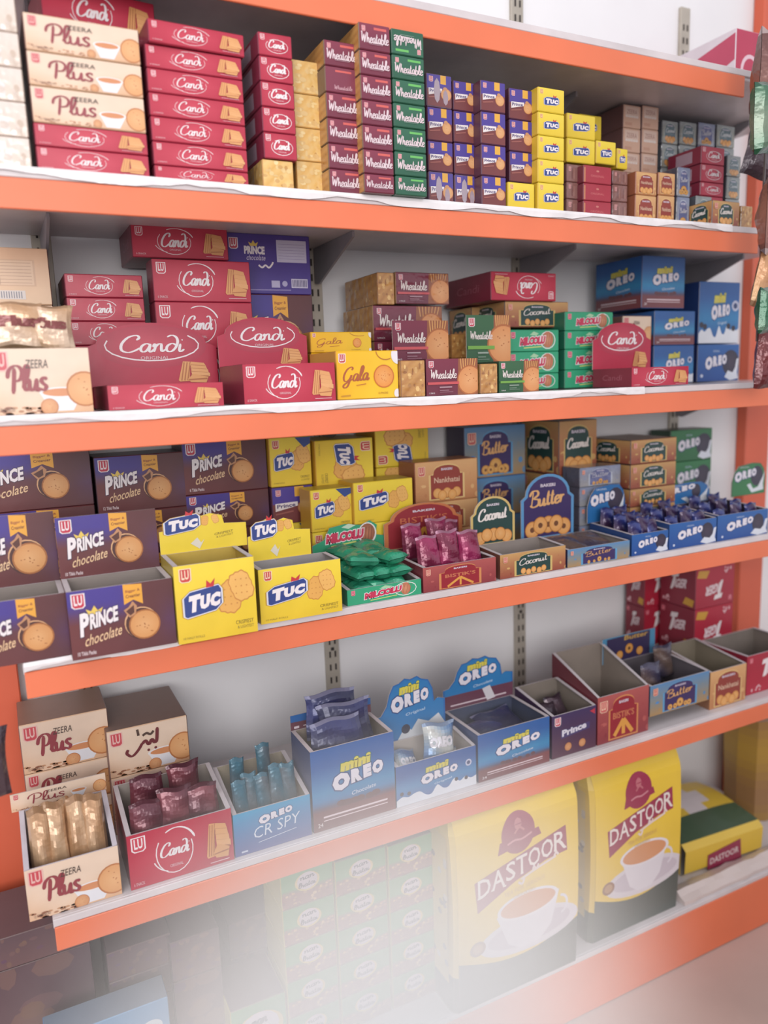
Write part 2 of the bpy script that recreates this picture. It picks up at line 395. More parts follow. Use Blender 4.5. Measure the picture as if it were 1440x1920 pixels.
def d_prince(a, n='12', crop=0.0):
    V=(62,48,140); B=(104,44,44)
    def g(x,y):
        t=min(1,max(0,(y-.52+.10*x)*4)); t*=min(1,max(0,(.66-x)*6))
        b=mix(B,(84,40,42),x); r=min(1,max(0,(x-.80)*6))*min(1,max(0,1-abs(y-.4)*2.2)); return mix(mix(b,(80,44,96),r*.7),V,t)
    a.bg(g,14,10)
    a.bg_right = None
    # flagged banner, sandwich biscuit with chocolate spoon
    a.poly([(.52,1.0),(.70,.98),(.70,.68),(.61,.76),(.52,.70)],(240,170,52))
    a.text('Bigger &',.54,.86,.68,.91,(150,70,40),.02,0,.05); a.text('Creamier',.54,.79,.68,.84,(110,50,30),.02,0,.05)
    a.ell(.675,.39,.245,.245,(70,34,28)); a.ell(.667,.41,.235,.23,(222,170,120)); a.ell(.672,.395,.225,.225,(70,34,28))
    biscuit(a,.70,.37,.225,(216,150,84),(164,96,44),10)
    a.poly([(.51,.62),(.56,.50),(.62,.54),(.64,.66),(.60,.74),(.56,.66)],(196,140,96)); a.poly([(.53,.60),(.57,.53),(.61,.57),(.61,.68)],(84,42,32))
    lu(a,.035,.74,.22,(200,40,64))
    crown(a,.24,.63,.13)
    a.text('P',.09,.32,.175,.66,WHT,.05,.05,.16,out=(50,30,60),ow=.03)
    q=.16*.095*a.w/a.h
    a.text('RINCE',.185,.39+q,.45,.62+q,WHT,.045,.05,.19,out=(50,30,60),ow=.03)
    a.text('chocolate',.12,.17,.47,.33,(236,196,150),.01,.2,.20)
    a.text(n+' Tikki Packs',.05,.05,.22,.11,(230,210,210),.02)
def d_prince10(a): d_prince(a,'10')
def d_prince6(a): d_prince(a,'6')
def d_prince_end(a):
    a.bg(lambda x,y: (70,54,150) if y>.52 else (116,50,50),1,25)
    a.rect(.55,.72,.78,1.0,(238,178,60)); lu(a,.08,.76,.18,(205,110,120),(235,200,200))
    a.poly([(.06,.34),(.62,.46),(.62,.58),(.06,.56)],(240,232,230)); a.text('Prince',.1,.42,.56,.53,(70,54,110),.03,0,.05)
    biscuit(a,.78,.40,.20,(222,160,100)); a.ell(.74,.58,.08,.06,(210,150,100)); a.line([(.06,.26),(.5,.32)],.04,(160,90,80),smooth=False)
def d_prince_back(a):
    a.bg((66,48,138)); lu(a,.05,.74,.19,(200,60,80)); crown(a,.33,.80,.10)
    a.text('PRINCE',.22,.66,.46,.80,WHT,.06); a.text('chocolate',.24,.56,.46,.65,(216,206,230),.01,.2)
    a.line([(.38,.48),(.42,.44),(.46,.48),(.50,.44),(.54,.5),(.55,.54)],.03,WHT)
    a.rect(.60,.54,.96,.92,(206,202,226))
    for k in range(6): a.line([(.62,.60+.05*k),(.94,.60+.05*k)],.006,(150,140,190),smooth=False)
    a.rect(.76,.10,.96,.26,(206,202,226)); a.rect(.52,.10,.62,.22,(190,186,220)); a.ell(.68,.17,.05,.05,(180,176,214))
    for k in range(10): a.rect(.775+k*.018,.12,.784+k*.018,.24,(70,60,110)); a.lay-=.5
    a.nl(); a.line([(.04,.05),(.75,.06)],.012,(170,160,210),smooth=False)
def tuclogo(a,x0,y0,x1,y1,rise=.12,bg=True):
    W=x1-x0; Hh=y1-y0; f=lambda p:(x0+p[0]*W,y0+p[1]*Hh+rise*p[0]*W*a.w/a.h)
    o=lambda e:[f(p) for p in [(.0-e,.08),(.08,-.02-e),(.82,.0-e),(1+e,.22),(1+e,.80),(.92,1+e),(.18,1+e),(0-e,.80)]]
    a.poly(o(.05),(196,150,40)); a.poly(o(.02),(225,228,240)); a.poly(o(-.02),(38,62,134))
    sl=rise
    for t,b0,b1,h0,h1 in (('T',.10,.40,.16,.84),('U',.40,.66,.18,.74),('C',.66,.93,.16,.72)):
        a.text(t,x0+b0*W,y0+h0*Hh+rise*b0*W*a.w/a.h,x0+b1*W,y0+h1*Hh+rise*b0*W*a.w/a.h,WHT,.09,.12,rise)
    a.poly([f(p) for p in [(.60,1.0),(.62,1.3),(.72,1.12),(.84,1.3),(.80,.98)]],(206,48,52))
def cracker(a,x,y,s,rot=0,c=(238,176,84)):
    P=[];n=48
    for i in range(n):
        t=2*math.pi*i/n; r=(abs(math.cos(t))**3.2+abs(math.sin(t))**3.2)**(-1/3.2)*(1+.035*math.cos(t*12))
        u,v=r*math.cos(t)*.72,r*math.sin(t)
        cr,sr=math.cos(math.radians(rot)),math.sin(math.radians(rot))
        P.append((x+s*(u*cr-v*sr)*a.h/a.w,y+s*(u*sr+v*cr)))
    a.poly(P,(206,136,60)); a.poly([(x+(p[0]-x)*.92,y+(p[1]-y)*.92) for p in P],c)
    for i in range(3):
        for j in range(3): a.ell(x+(i-1)*.35*s*a.h/a.w,y+(j-1)*.45*s,.05*s,.05*s,(206,136,60),n=6); a.lay-=.5
    a.nl()
YEL=(246,216,48)
def d_tuc(a,blue=False,big=False):
    a.bg(lambda x,y: mix((238,200,40),(250,222,60),y),2,2)
    cracker(a,.68,.52,.22,-15); cracker(a,.82,.64,.20,20,(244,186,96))
    tuclogo(a,.09,.32,.57,.64,.14)
    lu(a,.06,.78,.18,(206,60,60),(250,225,190))
    if blue: a.poly([(.62,1),(1,1),(1,.86),(.84,.78)],(44,70,140))
    a.text('CRISPIEST',.72,.14,.95,.19,(120,104,40)); a.text('& LIGHTEST',.74,.08,.95,.12,(150,132,50)); a.text('10 HALF ROLLS',.06,.05,.32,.08,(150,132,50))
def d_tuc_b(a): d_tuc(a,True)
def d_tuc_end(a):
    a.bg(lambda x,y: mix((238,204,40),(250,224,66),y),1,2); tuclogo(a,.22,.28,.80,.62,.05); lu(a,.06,.74,.2,(226,140,90),(250,225,160))
def d_gala(a):
    a.bg(lambda x,y: mix((250,186,10),(252,206,40),x),3,2); lu(a,.03,.76,.2,(200,60,60))
    a.script('Gala',.08,.36,.50,.66,(176,84,40),.12,.2,.06,.5)
    a.arc(.80,1.02,.16,.2,180,300,.02,(190,110,40)); a.ell(1.0,.92,.16,.2,(240,236,240)); a.ell(.98,.08,.08,.1,(240,236,240))
    biscuit(a,.76,.46,.25,(238,150,60),(206,104,36),14)
    a.line([(.30,.28),(.46,.31)],.02,(200,120,40)); a.text('12 PACKS',.66,.08,.82,.12,(150,90,30)); a.line([(.05,.06),(.2,.07)],.03,(200,140,30))
def dome(a,x0,y0,x1,y1,c,edge,k=.72):
    W=x1-x0;Hh=y1-y0
    def o(e):
        P=[(x0-e,y0-e)]
        P+=[(x0-e,y0+Hh*k),(x0+W*.08,y0+Hh*k+e),(x0+W*.10,y0+Hh*(k+.10))]
        P+=[(x0+W*(.5-.40*math.cos(math.radians(t))),y0+Hh*(k+.10+(.18)*math.sin(math.radians(t)))+e) for t in range(0,181,20)]
        P+=[(x1-W*.10,y0+Hh*(k+.10)),(x1-W*.08,y0+Hh*k+e),(x1+e,y0+Hh*k),(x1+e,y0-e)]
        return P
    a.poly(o(.03),edge); a.poly(o(0),c)
def _bak(a,bgc,bg2,pc,edge,word,kind,wc,tower=False):
    rr=random.Random(9)
    a.bg(lambda x,y: mix(bgc,bg2,y),4,3)
    for i in range(16): a.ell(rr.random(),rr.random()*.7,.03+.06*rr.random(),.03+.05*rr.random(),mix(bg2,bgc,rr.random()*1.3-.15),n=8); a.lay-=.5
    a.nl(); asp=a.w/a.h
    x0,x1=(.24,.76) if asp>1.35 else (.15,.85)
    dome(a,x0,.06,x1,.90,pc,edge)
    a.text('BAKERI',x0+.17,.77,x1-.17,.83,(214,206,220),.04)
    if kind=='round':
        for i,q in enumerate((-.30,0,.30,-.15,.16)): biscuit(a,(x0+x1)/2+q*(x1-x0),.20 if i<3 else .14,.13,(232,164,84),(190,116,50),3)
    elif kind=='ring':
        for q,r in ((-.32,.10),(.30,.10),(0,.15),(-.16,.09),(.18,.09)):
            y=.22 if q==0 else .14
            biscuit(a,(x0+x1)/2+q*(x1-x0),y,r,(226,166,80),(176,112,40),2); a.ell((x0+x1)/2+q*(x1-x0),y,r*.3,r*.3,(120,70,40),n=10)
    elif kind=='stick':
        for q in (-.34,0,.34): a.line([((x0+x1)/2,.42),((x0+x1)/2+q*(x1-x0),.10)],.09,(226,158,66),smooth=False)
    if word in ('Coconut','Butter'): a.script(word,x0+.07*(x1-x0),.45,x1-.12*(x1-x0),.70,wc,.15,.12,.06,.5)
    else: a.text(word,x0+.10*(x1-x0),.46,x1-.10*(x1-x0),.60,wc,.02)
    if asp>1.35: lu(a,.04,.66,.24,(205,90,90),(240,200,170))
def d_coconut(a): _bak(a,(150,70,52),(206,160,96),(28,62,58),(214,184,110),'Coconut','round',(236,228,220))
def d_butter(a): _bak(a,(176,140,90),(84,140,190),(52,38,92),(90,160,206),'Butter','ring',(232,176,110))
def d_bistik(a): _bak(a,(140,50,56),(178,84,80),(150,30,42),(214,140,80),"BISTIK'S",'stick',(206,120,80))
def d_nan(a): _bak(a,(196,130,80),(226,176,116),(148,56,44),(236,200,130),'Nankhatai','round',(230,190,160))
def d_coco_film(a): _bak(a,(150,150,130),(150,160,160),(90,116,124),(190,196,190),'Coconut','round',(196,204,206))
def d_butter_film(a): _bak(a,(160,160,160),(134,146,176),(96,104,150),(190,200,214),'Butter','ring',(190,190,200))
def d_milco(a,head=False):
    a.bg((44,166,118)); 
    if a.h/a.w<.75: a.arc(.78,.52,.15,.42,0,360,.05,(240,240,236)); a.ell(.78,.54,.36,.40,(190,112,80),(214,150,110),14)
    for k in range(4): a.line([(.70+.045*k,.25),(.73+.045*k,.84)],.02,(150,84,60),smooth=False)
    a.text('MILCOLU',.22,.24,.72,.64,(206,50,84),.08,.15,.06,out=WHT,ow=.07)
    a.poly([(.42,.78),(.5,.95),(.60,.84),(.55,.74)],(170,214,170)); a.line([(.3,.14),(.66,.2)],.05,(214,226,120),smooth=False)
    lu(a,.05,.60,.32,(205,60,90),(240,170,180))
def orlogo(a,x0,y0,x1,y1,rise=0.0,out=(30,60,120)):
    W=x1-x0
    for t,b0,b1,s0,s1 in (('O',.0,.34,-.12,1.02),('R',.36,.58,.08,.98),('E',.60,.76,.12,.98),('O',.78,1.0,.12,1.0)):
        Hh=y1-y0; y=y0+rise*b0*W*a.w/a.h
        a.text(t,x0+b0*W,y+s0*Hh,x0+b1*W,y+s1*Hh,(238,234,242),.09,0,rise,out=out,ow=.06)
def splash(a,y,seed=1,c=(232,236,242)):
    rr=random.Random(seed); P=[(0,0)]
    for i in range(15): P.append((i/14,max(.01,y*(.45+.9*rr.random()))))
    P.append((1,0)); 
    q=catmull(P[1:-1],3); a.poly([(0,0)]+q+[(1,0)],c)
    for i in range(4): a.ell(rr.random(),y*(.5+rr.random()),.05,.05,(36,34,50),n=9)
def d_mini_choc(a):
    def g(x,y):
        if y<.26: return mix((110,56,62),(126,60,64),x)
        t=min(1,max(0,(y-.26)/.08)); b=mix((36,92,164),(44,138,190),max(0,1-abs(y-.45)*3))
        return mix((86,62,84),b,t)
    a.bg(g,5,22); a.line([(.12,.16),(.90,.16)],.022,(236,216,220),smooth=False); a.line([(.12,.115),(.90,.115)],.012,(236,216,220),smooth=False)
    rr=random.Random(4)
    for i in range(7): a.ell(.3+.5*rr.random(),.27+.03*rr.random(),.06,.04,(92,52,60),n=8); a.lay-=.5
    a.nl(); a.text('mini',.34,.66,.70,.80,(226,212,80),.08,.1,.06,out=(60,120,60),ow=.04)
    orlogo(a,.24,.45,.86,.64,.10); a.text('Chocolate',.46,.34,.76,.39,(214,226,240),.01,.1,.1); a.text('24',.05,.05,.11,.10,WHT)
def d_mini_orig(a):
    a.bg(lambda x,y: mix((40,132,190),(34,88,160),min(1,abs(y-.42)*3)),3,10); splash(a,.24,3)
    a.text('mini',.36,.66,.64,.82,(226,212,80),.08,.1,.06,out=(60,120,60),ow=.04)
    orlogo(a,.30,.40,.76,.62,.08); a.text('Original',.46,.29,.68,.35,(200,224,244),.01,.1,.1); a.ell(.90,.62,.09,.09,(200,206,230),n=10); a.ell(.90,.62,.05,.05,(40,60,110),n=10)
def d_oreo(a,c1=(28,92,168),c2=(24,72,150)):
    a.bg(lambda x,y: mix(c2,c1,y),2,2)
    a.ell(.80,.50,.34,.36,(38,36,56),(60,50,70),16)
    a.poly([(.66,.10),(.74,.28),(.86,.22),(.92,.36),(.95,.6),(1,.62),(.97,.22),(1,.05),(.8,.0)],(224,230,240))
    orlogo(a,.18,.34,.70,.66,.10); a.text('ORIGINAL',.36,.80,.52,.86,(200,220,244)); a.ell(.1,.15,.06,.05,(210,220,240),n=8)
def d_oreo_green(a): d_oreo(a,(40,122,66),(30,100,52))
def d_crispy(a):
    a.bg(lambda x,y: mix((58,76,146),(50,160,206),y),2,8); orlogo(a,.32,.62,.76,.80,.10)
    a.text('CR SPY',.24,.30,.84,.56,(226,236,246),-.005,.12,.10); a.line([(.30,.20),(.80,.29)],.012,(226,236,246),smooth=False); a.rect(.08,.06,.16,.10,(200,210,230))
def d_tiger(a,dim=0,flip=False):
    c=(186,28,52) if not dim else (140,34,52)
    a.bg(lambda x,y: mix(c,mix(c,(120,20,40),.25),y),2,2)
    a.text('T',.22,.36,.42,.80,WHT,.06,.3,.12); a.text('IGER',.36,.42,.74,.66,(240,220,224),.05,.3,.12)
    rr=random.Random(5)
    for i in range(9): a.ell(.10+.16*rr.random(),.05+.14*rr.random(),.03,.025,(240,190,196),n=7); a.lay-=.5
    a.nl()
    a.poly([(.66,.08),(.74,.26),(.98,.22),(.94,.04)],(216,160,50)); lu(a,.05,.80,.12,(210,70,90),(240,160,170))
def d_dastoor(a):
    a.bg(lambda x,y: (244,206,58),2,2)
    P=[(0,0),(1,0),(1,.27)]+[(1-i/14,.27-.085*math.sin(math.pi*i/14)) for i in range(15)]
    a.poly(P,(58,70,62))
    a.ell(.58,.305,.30,.105,(228,222,228),n=26); a.ell(.58,.31,.25,.075,(210,200,210),n=26)
    a.poly([(.40,.27),(.50,.225),(.66,.225),(.76,.29),(.83,.47),(.30,.44)],(236,232,238))
    a.ell(.565,.455,.185,.072,(242,238,242),n=28); a.ell(.565,.455,.165,.058,(224,152,98),n=28)
    a.arc(.84,.38,.06,.05,-80,90,.014,(232,228,236))
    a.ell(.15,.315,.045,.04,(150,100,66),n=14); a.ell(.15,.315,.030,.027,(186,140,96),n=12)
    a.ell(.49,.845,.098,.105,(158,44,74),n=26); a.poly([(.32,.76),(.68,.80),(.66,.84),(.34,.82)],(158,44,74))
    a.ell(.49,.89,.022,.03,(196,110,120),n=8); a.line([(.46,.845),(.50,.87),(.54,.85)],.010,(196,110,120)); a.line([(.40,.80),(.46,.812),(.52,.808),(.60,.825)],.010,(214,140,150))
    a.poly([(.13,.665),(.89,.80),(.90,.665),(.72,.655),(.45,.60),(.15,.505)],(158,44,74))
    xs=.155; ws=[('D',.11),('A',.115),('S',.085),('T',.10),('O',.11),('O',.11),('R',.11)]
    for ch,w in ws:
        y=.575+(xs-.155)*.165; a.text(ch,xs,y,xs+w*.92,y+.095,(244,234,226),.012,0,.115)
        if ch in 'DTRA':
            for q in ((.08,) if ch == 'D' else ((.1,.85) if ch == 'R' else ((.46,) if ch=='T' else (.06,.88)))):
                a.rect(xs+w*(q-.12),y,xs+w*(q+.12),y+.008,(244,234,226))
        xs+=w
    a.line([(.50,.60),(.62,.625),(.80,.655)],.012,(240,220,214)); a.line([(.48,.59),(.51,.575),(.53,.60)],.012,(240,220,214)); a.line([(.60,.625),(.61,.645),(.63,.628),(.65,.65)],.010,(240,220,214)); a.line([(.78,.65),(.80,.675),(.82,.66)],.012,(240,220,214))
    a.text('TEA FOR SERIOUS',.36,.535,.70,.558,(222,178,90),0,0,.1); a.text('DRINKERS',.44,.508,.62,.526,(222,178,90),0,0,.1)
def d_prince_dark(a):
    a.bg(lambda x,y: mix((84,44,64),(56,44,88),y),2,4); lu(a,.06,.74,.2)
    a.poly([(.2,.42),(.85,.5),(.85,.66),(.2,.6)],(70,60,110)); a.text('Prince',.22,.46,.78,.62,(226,224,236),.05,0,.1,out=(60,60,110),ow=.05)
    biscuit(a,.36,.2,.1,(204,136,84),(150,90,50),3); biscuit(a,.68,.2,.1,(204,136,84),(150,90,50),3); a.poly([(.85,.9),(.97,.94),(.97,.8)],(190,50,70))
def d_nimko(a):
    rr=random.Random(2)
    a.bg(lambda x,y: mix((150,92,84),(84,160,92),min(1,max(0,(y-.36)*8))),3,12)
    for i in range(40): a.ell(rr.random(),rr.random()*.42,.03+.03*rr.random(),.025+.02*rr.random(),mix((120,70,66),(220,180,130),rr.random()),n=7); a.lay-=.5
    a.nl(); a.ell(.5,.60,.34,.26,(226,200,120)); a.ell(.5,.62,.28,.24,(222,208,216),n=14)
    a.script('nan',.36,.66,.64,.82,(74,60,90),.16,.1,.1,.3); a.script('khatai'.replace('k','l'),.32,.46,.66,.60,(74,60,90),.16,.1,.1,.3)
def d_brown(a):
    rr=random.Random(8); a.bg(lambda x,y: mix((112,84,84),(96,76,82),y),2,2)
    for i in range(22): a.ell(rr.random(),rr.random(),.05+.08*rr.random(),.04+.06*rr.random(),mix((124,96,84),(96,70,96),rr.random()),n=8); a.lay-=.5
    a.nl()
def d_bluecard(a):
    a.bg(lambda x,y: (96,150,190),1,1); a.ell(.5,.5,.4,.34,(206,190,120)); a.ell(.45,.5,.3,.25,(170,150,180)); a.ell(.85,.8,.08,.06,(210,220,226))
def d_gold(a, m=.5):
    rr=random.Random(int(a.w*9999)+int(a.h*999))
    a.bg(lambda x,y: mix((232,178,84),(244,206,128),(x*3.1+y*2.3)%1),5,5)
    for i in range(22):
        a.ell(rr.random(),rr.random(),.04+.10*rr.random(),.03+.07*rr.random(),mix((206,150,70),(252,226,160),rr.random()),n=7); a.lay-=.5
    a.nl()
def d_goldbrown(a):
    a.bg(lambda x,y: mix((180,120,58),(214,160,84),(x*2.1+y*3.3)%1),4,6); rr=random.Random(5)
    for i in range(26): a.ell(rr.random(),rr.random(),.02+.05*rr.random(),.03+.08*rr.random(),mix((150,92,40),(240,196,120),rr.random()),n=6); a.lay-=.5
    a.nl()
def d_cream(a):
    rr=random.Random(int(a.w*9999)); a.bg(lambda x,y: mix((222,206,188),(236,224,212),y),3,3)
    for i in range(18): a.ell(rr.random(),rr.random(),.06+.12*rr.random(),.05+.08*rr.random(),mix((204,182,160),(244,240,238),rr.random()),n=8); a.lay-=.5
    a.nl()
def d_carton(a):
    a.bg((226,184,158)); rr=random.Random(int(a.h*9999))
    a.rect(.1,.55,.9,.95,(234,206,188)); a.text('ZEERA',.2,.62,.8,.82,(170,120,110),0,0,0); a.rect(.1,.08,.5,.22,(214,166,140))
    for k in range(5): a.ell(.2+.15*k,.5,.1,.06,(240,226,216),n=8); a.lay-=.5
    a.nl()
def d_brownstack(a):
    a.bg((138,92,84)); lu(a,.1,.6,.3,(214,150,150),(160,110,100)); 
    for k in range(5): a.rect(.3+.13*k,.15,.38+.13*k,.8,mix((120,76,72),(170,124,110),(k*37%10)/10)); a.lay-=.5
    a.nl()
def d_redend(a): 
    a.bg((170,44,60)); a.text('ORIGINAL',.25,.35,.75,.48,(210,110,110)); a.ell(.5,.72,.12,.06,(206,120,110)); a.rect(.0,.0,.05,.9,(206,130,90))
def d_plain(c):
    return lambda a: a.bg(c)
def d_label(a): a.bg((140,36,62)); a.rect(.25,.15,.75,.85,(186,158,176)); 
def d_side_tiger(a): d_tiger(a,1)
def d_side_candi(a): a.bg((128,34,54)); a.text('Candi',.25,.35,.75,.65,(160,80,96),.0,.2)
def d_top_zeera(a): a.bg((136,104,88)); a.script('Plus',.35,.3,.68,.7,(104,76,70),.2,.1)
def d_yellowbig(a):
    a.bg((238,200,60))

# ---------------------------------------------------------------- bookkeeping
def tag(o, label=None, cat=None, group=None, kind=None):
    if label: o['label'] = label
    if cat: o['category'] = cat
    if group: o['group'] = group
    if kind: o['kind'] = kind
    return o
def empty(name, loc, rz=0.0):
    o = bpy.data.objects.new(name, None); COL.objects.link(o); o.location = loc; o.rotation_euler = (0,0,rz); o.empty_display_size = .02
    return o
ORD = ['topmost','second from top','third from top','fourth from top','fifth from top','sixth from top','seventh from top','eighth from top','ninth from top']
ORD_ = ['topmost','second from the top','third from the top','fourth from the top','fifth from the top','sixth from the top','seventh from the top','eighth from the top','ninth from the top']
def plain_obj(name, mb, m, parent=None, smooth=False): return mb.build(name, [m], parent, smooth)

# ---------------------------------------------------------------- room shell
WY = 0.33                       # wall plane
def slab(name, x0,y0,z0,x1,y1,z1, m, parent=None, bev=0.0):
    mb = MB(); mb.box(x0,y0,z0,x1,y1,z1,(200,200,200),bev=bev); return mb.build(name,[m],parent)
tag(slab('floor', -1.6,-2.6,-.05, 3.2,WY,0.0, M_FLOOR), kind='structure')
tag(slab('wall_back', -1.6,WY,0.0, 3.2,WY+.1,2.95, M_WALL), kind='structure')

# ---------------------------------------------------------------- shelving
FZ = {k: v+H for k, v in {'A':.500,'B':.241,'C':-.036,'D':-.335,'E':-.683,'F':-1.088}.items()}
TOP = {k: v+.011 for k, v in FZ.items()}
SX = [.087,.53,.975,1.42]
where_shelf = {'A':'highest shelf, above the tall biscuit stacks','B':'shelf under the tall biscuit stacks','C':'shelf under the red and cream boxes at mid height','D':'shelf carrying the yellow cracker boxes','E':'shelf carrying the open blue display boxes','F':'lowest shelf, just above the floor'}
for k in 'ABCDEF':
    e = empty('wall_shelf', (0.0,0.0,FZ[k]))
    tag(e, 'orange-edged grey metal '+where_shelf[k], 'shelf', 'orange-edged wall shelves')
    xe = {'A':1.50,'B':1.50}.get(k,1.58); fe = {'A':1.219,'B':1.271}.get(k,1.58)
    fb = -.034 if k != 'F' else -FZ['F']+.002
    mb = MB(); mb.box(-.005,.0045,-.005, xe,WY-.012,.011,(196,188,184),bev=.0015); mb.box(-.005,0.0005,.0005,xe,.0044,.011,(196,188,184),bev=.0008)
    mb.build('shelf_board',[M_SHELF],e)
    mb = MB(); mb.box(-.004,-.0005,fb, fe,.004,0.0,(240,130,80),bev=.001); mb.build('fascia',[M_ORANGE],e)
    if k != 'F':
        for x in SX:
            mb = MB(); t=.002
            P=[(.15,-.0055),(WY-.013,-.0055),(WY-.013,-.065),(WY-.03,-.068),(.15,-.014)]
            a=[(x-t,p[0],p[1]) for p in P]; b=[(x+t,p[0],p[1]) for p in P]; c=lin((120,116,122))
            mb.poly(a,c); mb.poly(b[::-1],c)
            for i in range(5): j=(i+1)%5; mb.poly([a[j],a[i],b[i],b[j]],c)
            mb.build('bracket',[M_BRACKET],e)
zt3 = z_at(13,1.42,WY-.01)
for i,x in enumerate(SX):
    z1 = zt3 if i==3 else 2.55
    mb = MB(); mb.box(x-.014,WY-.008,.02,x+.014,WY,z1,(170,160,150),bev=.001)
    z=.06
    while z<z1-.04:
        for dx in (-.0055,.0055): mb.box(x+dx-.0015,WY-.0092,z,x+dx+.0015,WY-.0078,z+.012,(60,54,50),mi=1,bev=0)
        z+=.026
    mb.box(x-.003,WY-.0095,z_at(1217,.53,WY),x+.003,WY-.0078,z_at(1217,.53,WY)+.006,(30,26,24),mi=1,bev=0)
    o = mb.build('slotted_wall_strip',[M_STEEL,M_DARK])
    tag(o, ['slotted steel wall strip behind the cream biscuit boxes, near the side orange post','slotted steel wall strip rising behind the open mini cookie box','slotted steel wall strip above the dark striped cookie boxes, middle of the wall','slotted steel wall strip that ends beside the white and red carton'][i], 'wall strip','slotted strips on the wall')
xp = x_at(1389,WY-.03,H-.46)
for j,(a,b) in enumerate(((xp,xp+.085),(-.20,-.014))):
    mb=MB(); mb.box(a,WY-.03,.0,b,WY-.001,2.75,(228,98,62),bev=.002)
    tag(mb.build('upright_post',[M_POST]), ['narrow orange upright post beside the red stacked cartons','wide red-orange upright post beside the cream open biscuit tray'][j],'post','orange upright posts')
# unseen block added behind the viewer to shade the lower right shelves
def light_block():
    mb=MB(); mb.box(.75,-2.0,.0,2.6,-1.35,.93,(150,110,84),3,.004); mb.box(.70,-2.05,.93,2.65,-1.30,.96,(206,198,190),3,.004)
    tag(mb.build('unseen_light_block',[M_CARD,M_CARD,M_CARD,M_BOARD]),'brown block with a pale top, added out of view to shade the lower shelves','light_block')
light_block()
# plastic liners folded over shelf edges
def liner(k, x0, x1, label, yd=.07, seed=1):
    rr=random.Random(seed); mb=MB(); n=int((x1-x0)/.02); z=TOP[k]; c=lin((228,222,222))
    lo=[.0035+.004*rr.random()+(.004*math.sin(i*.6) if i%1==0 else 0) for i in range(n+1)]
    bu=[.0006+.0012*rr.random() for i in range(n+1)]
    X=[x0+(x1-x0)*i/n for i in range(n+1)]
    for i in range(n):
        j=i+1
        rows=[[(X[q],-.0012-bu[q],z-.011+max(0,lo[q]-.003)),(X[q],-.0016-bu[q],z-.003),(X[q],-.0008,z+.0016),(X[q],.012,z+.0012+bu[q]*.4),(X[q],yd,z+.0006)] for q in (i,j)]
        for r in range(4): mb.poly([rows[0][r],rows[1][r],rows[1][r+1],rows[0][r+1]],c)
    o=mb.build('shelf_liner',[M_LINER],smooth=True); tag(o,label,'plastic sheet','plastic sheets on shelf edges')
liner('B',-.004,1.20,'crumpled white plastic sheet folded over the shelf edge under the tall stacks')
liner('C',-.004,1.0,'shiny white plastic sheet over the edge of the shelf with the pie-cut red boxes'.replace('pie-cut ',''),seed=2)
liner('D',-.004,.22,'glossy plastic sheet on the shelf edge under the purple and brown boxes',seed=3)

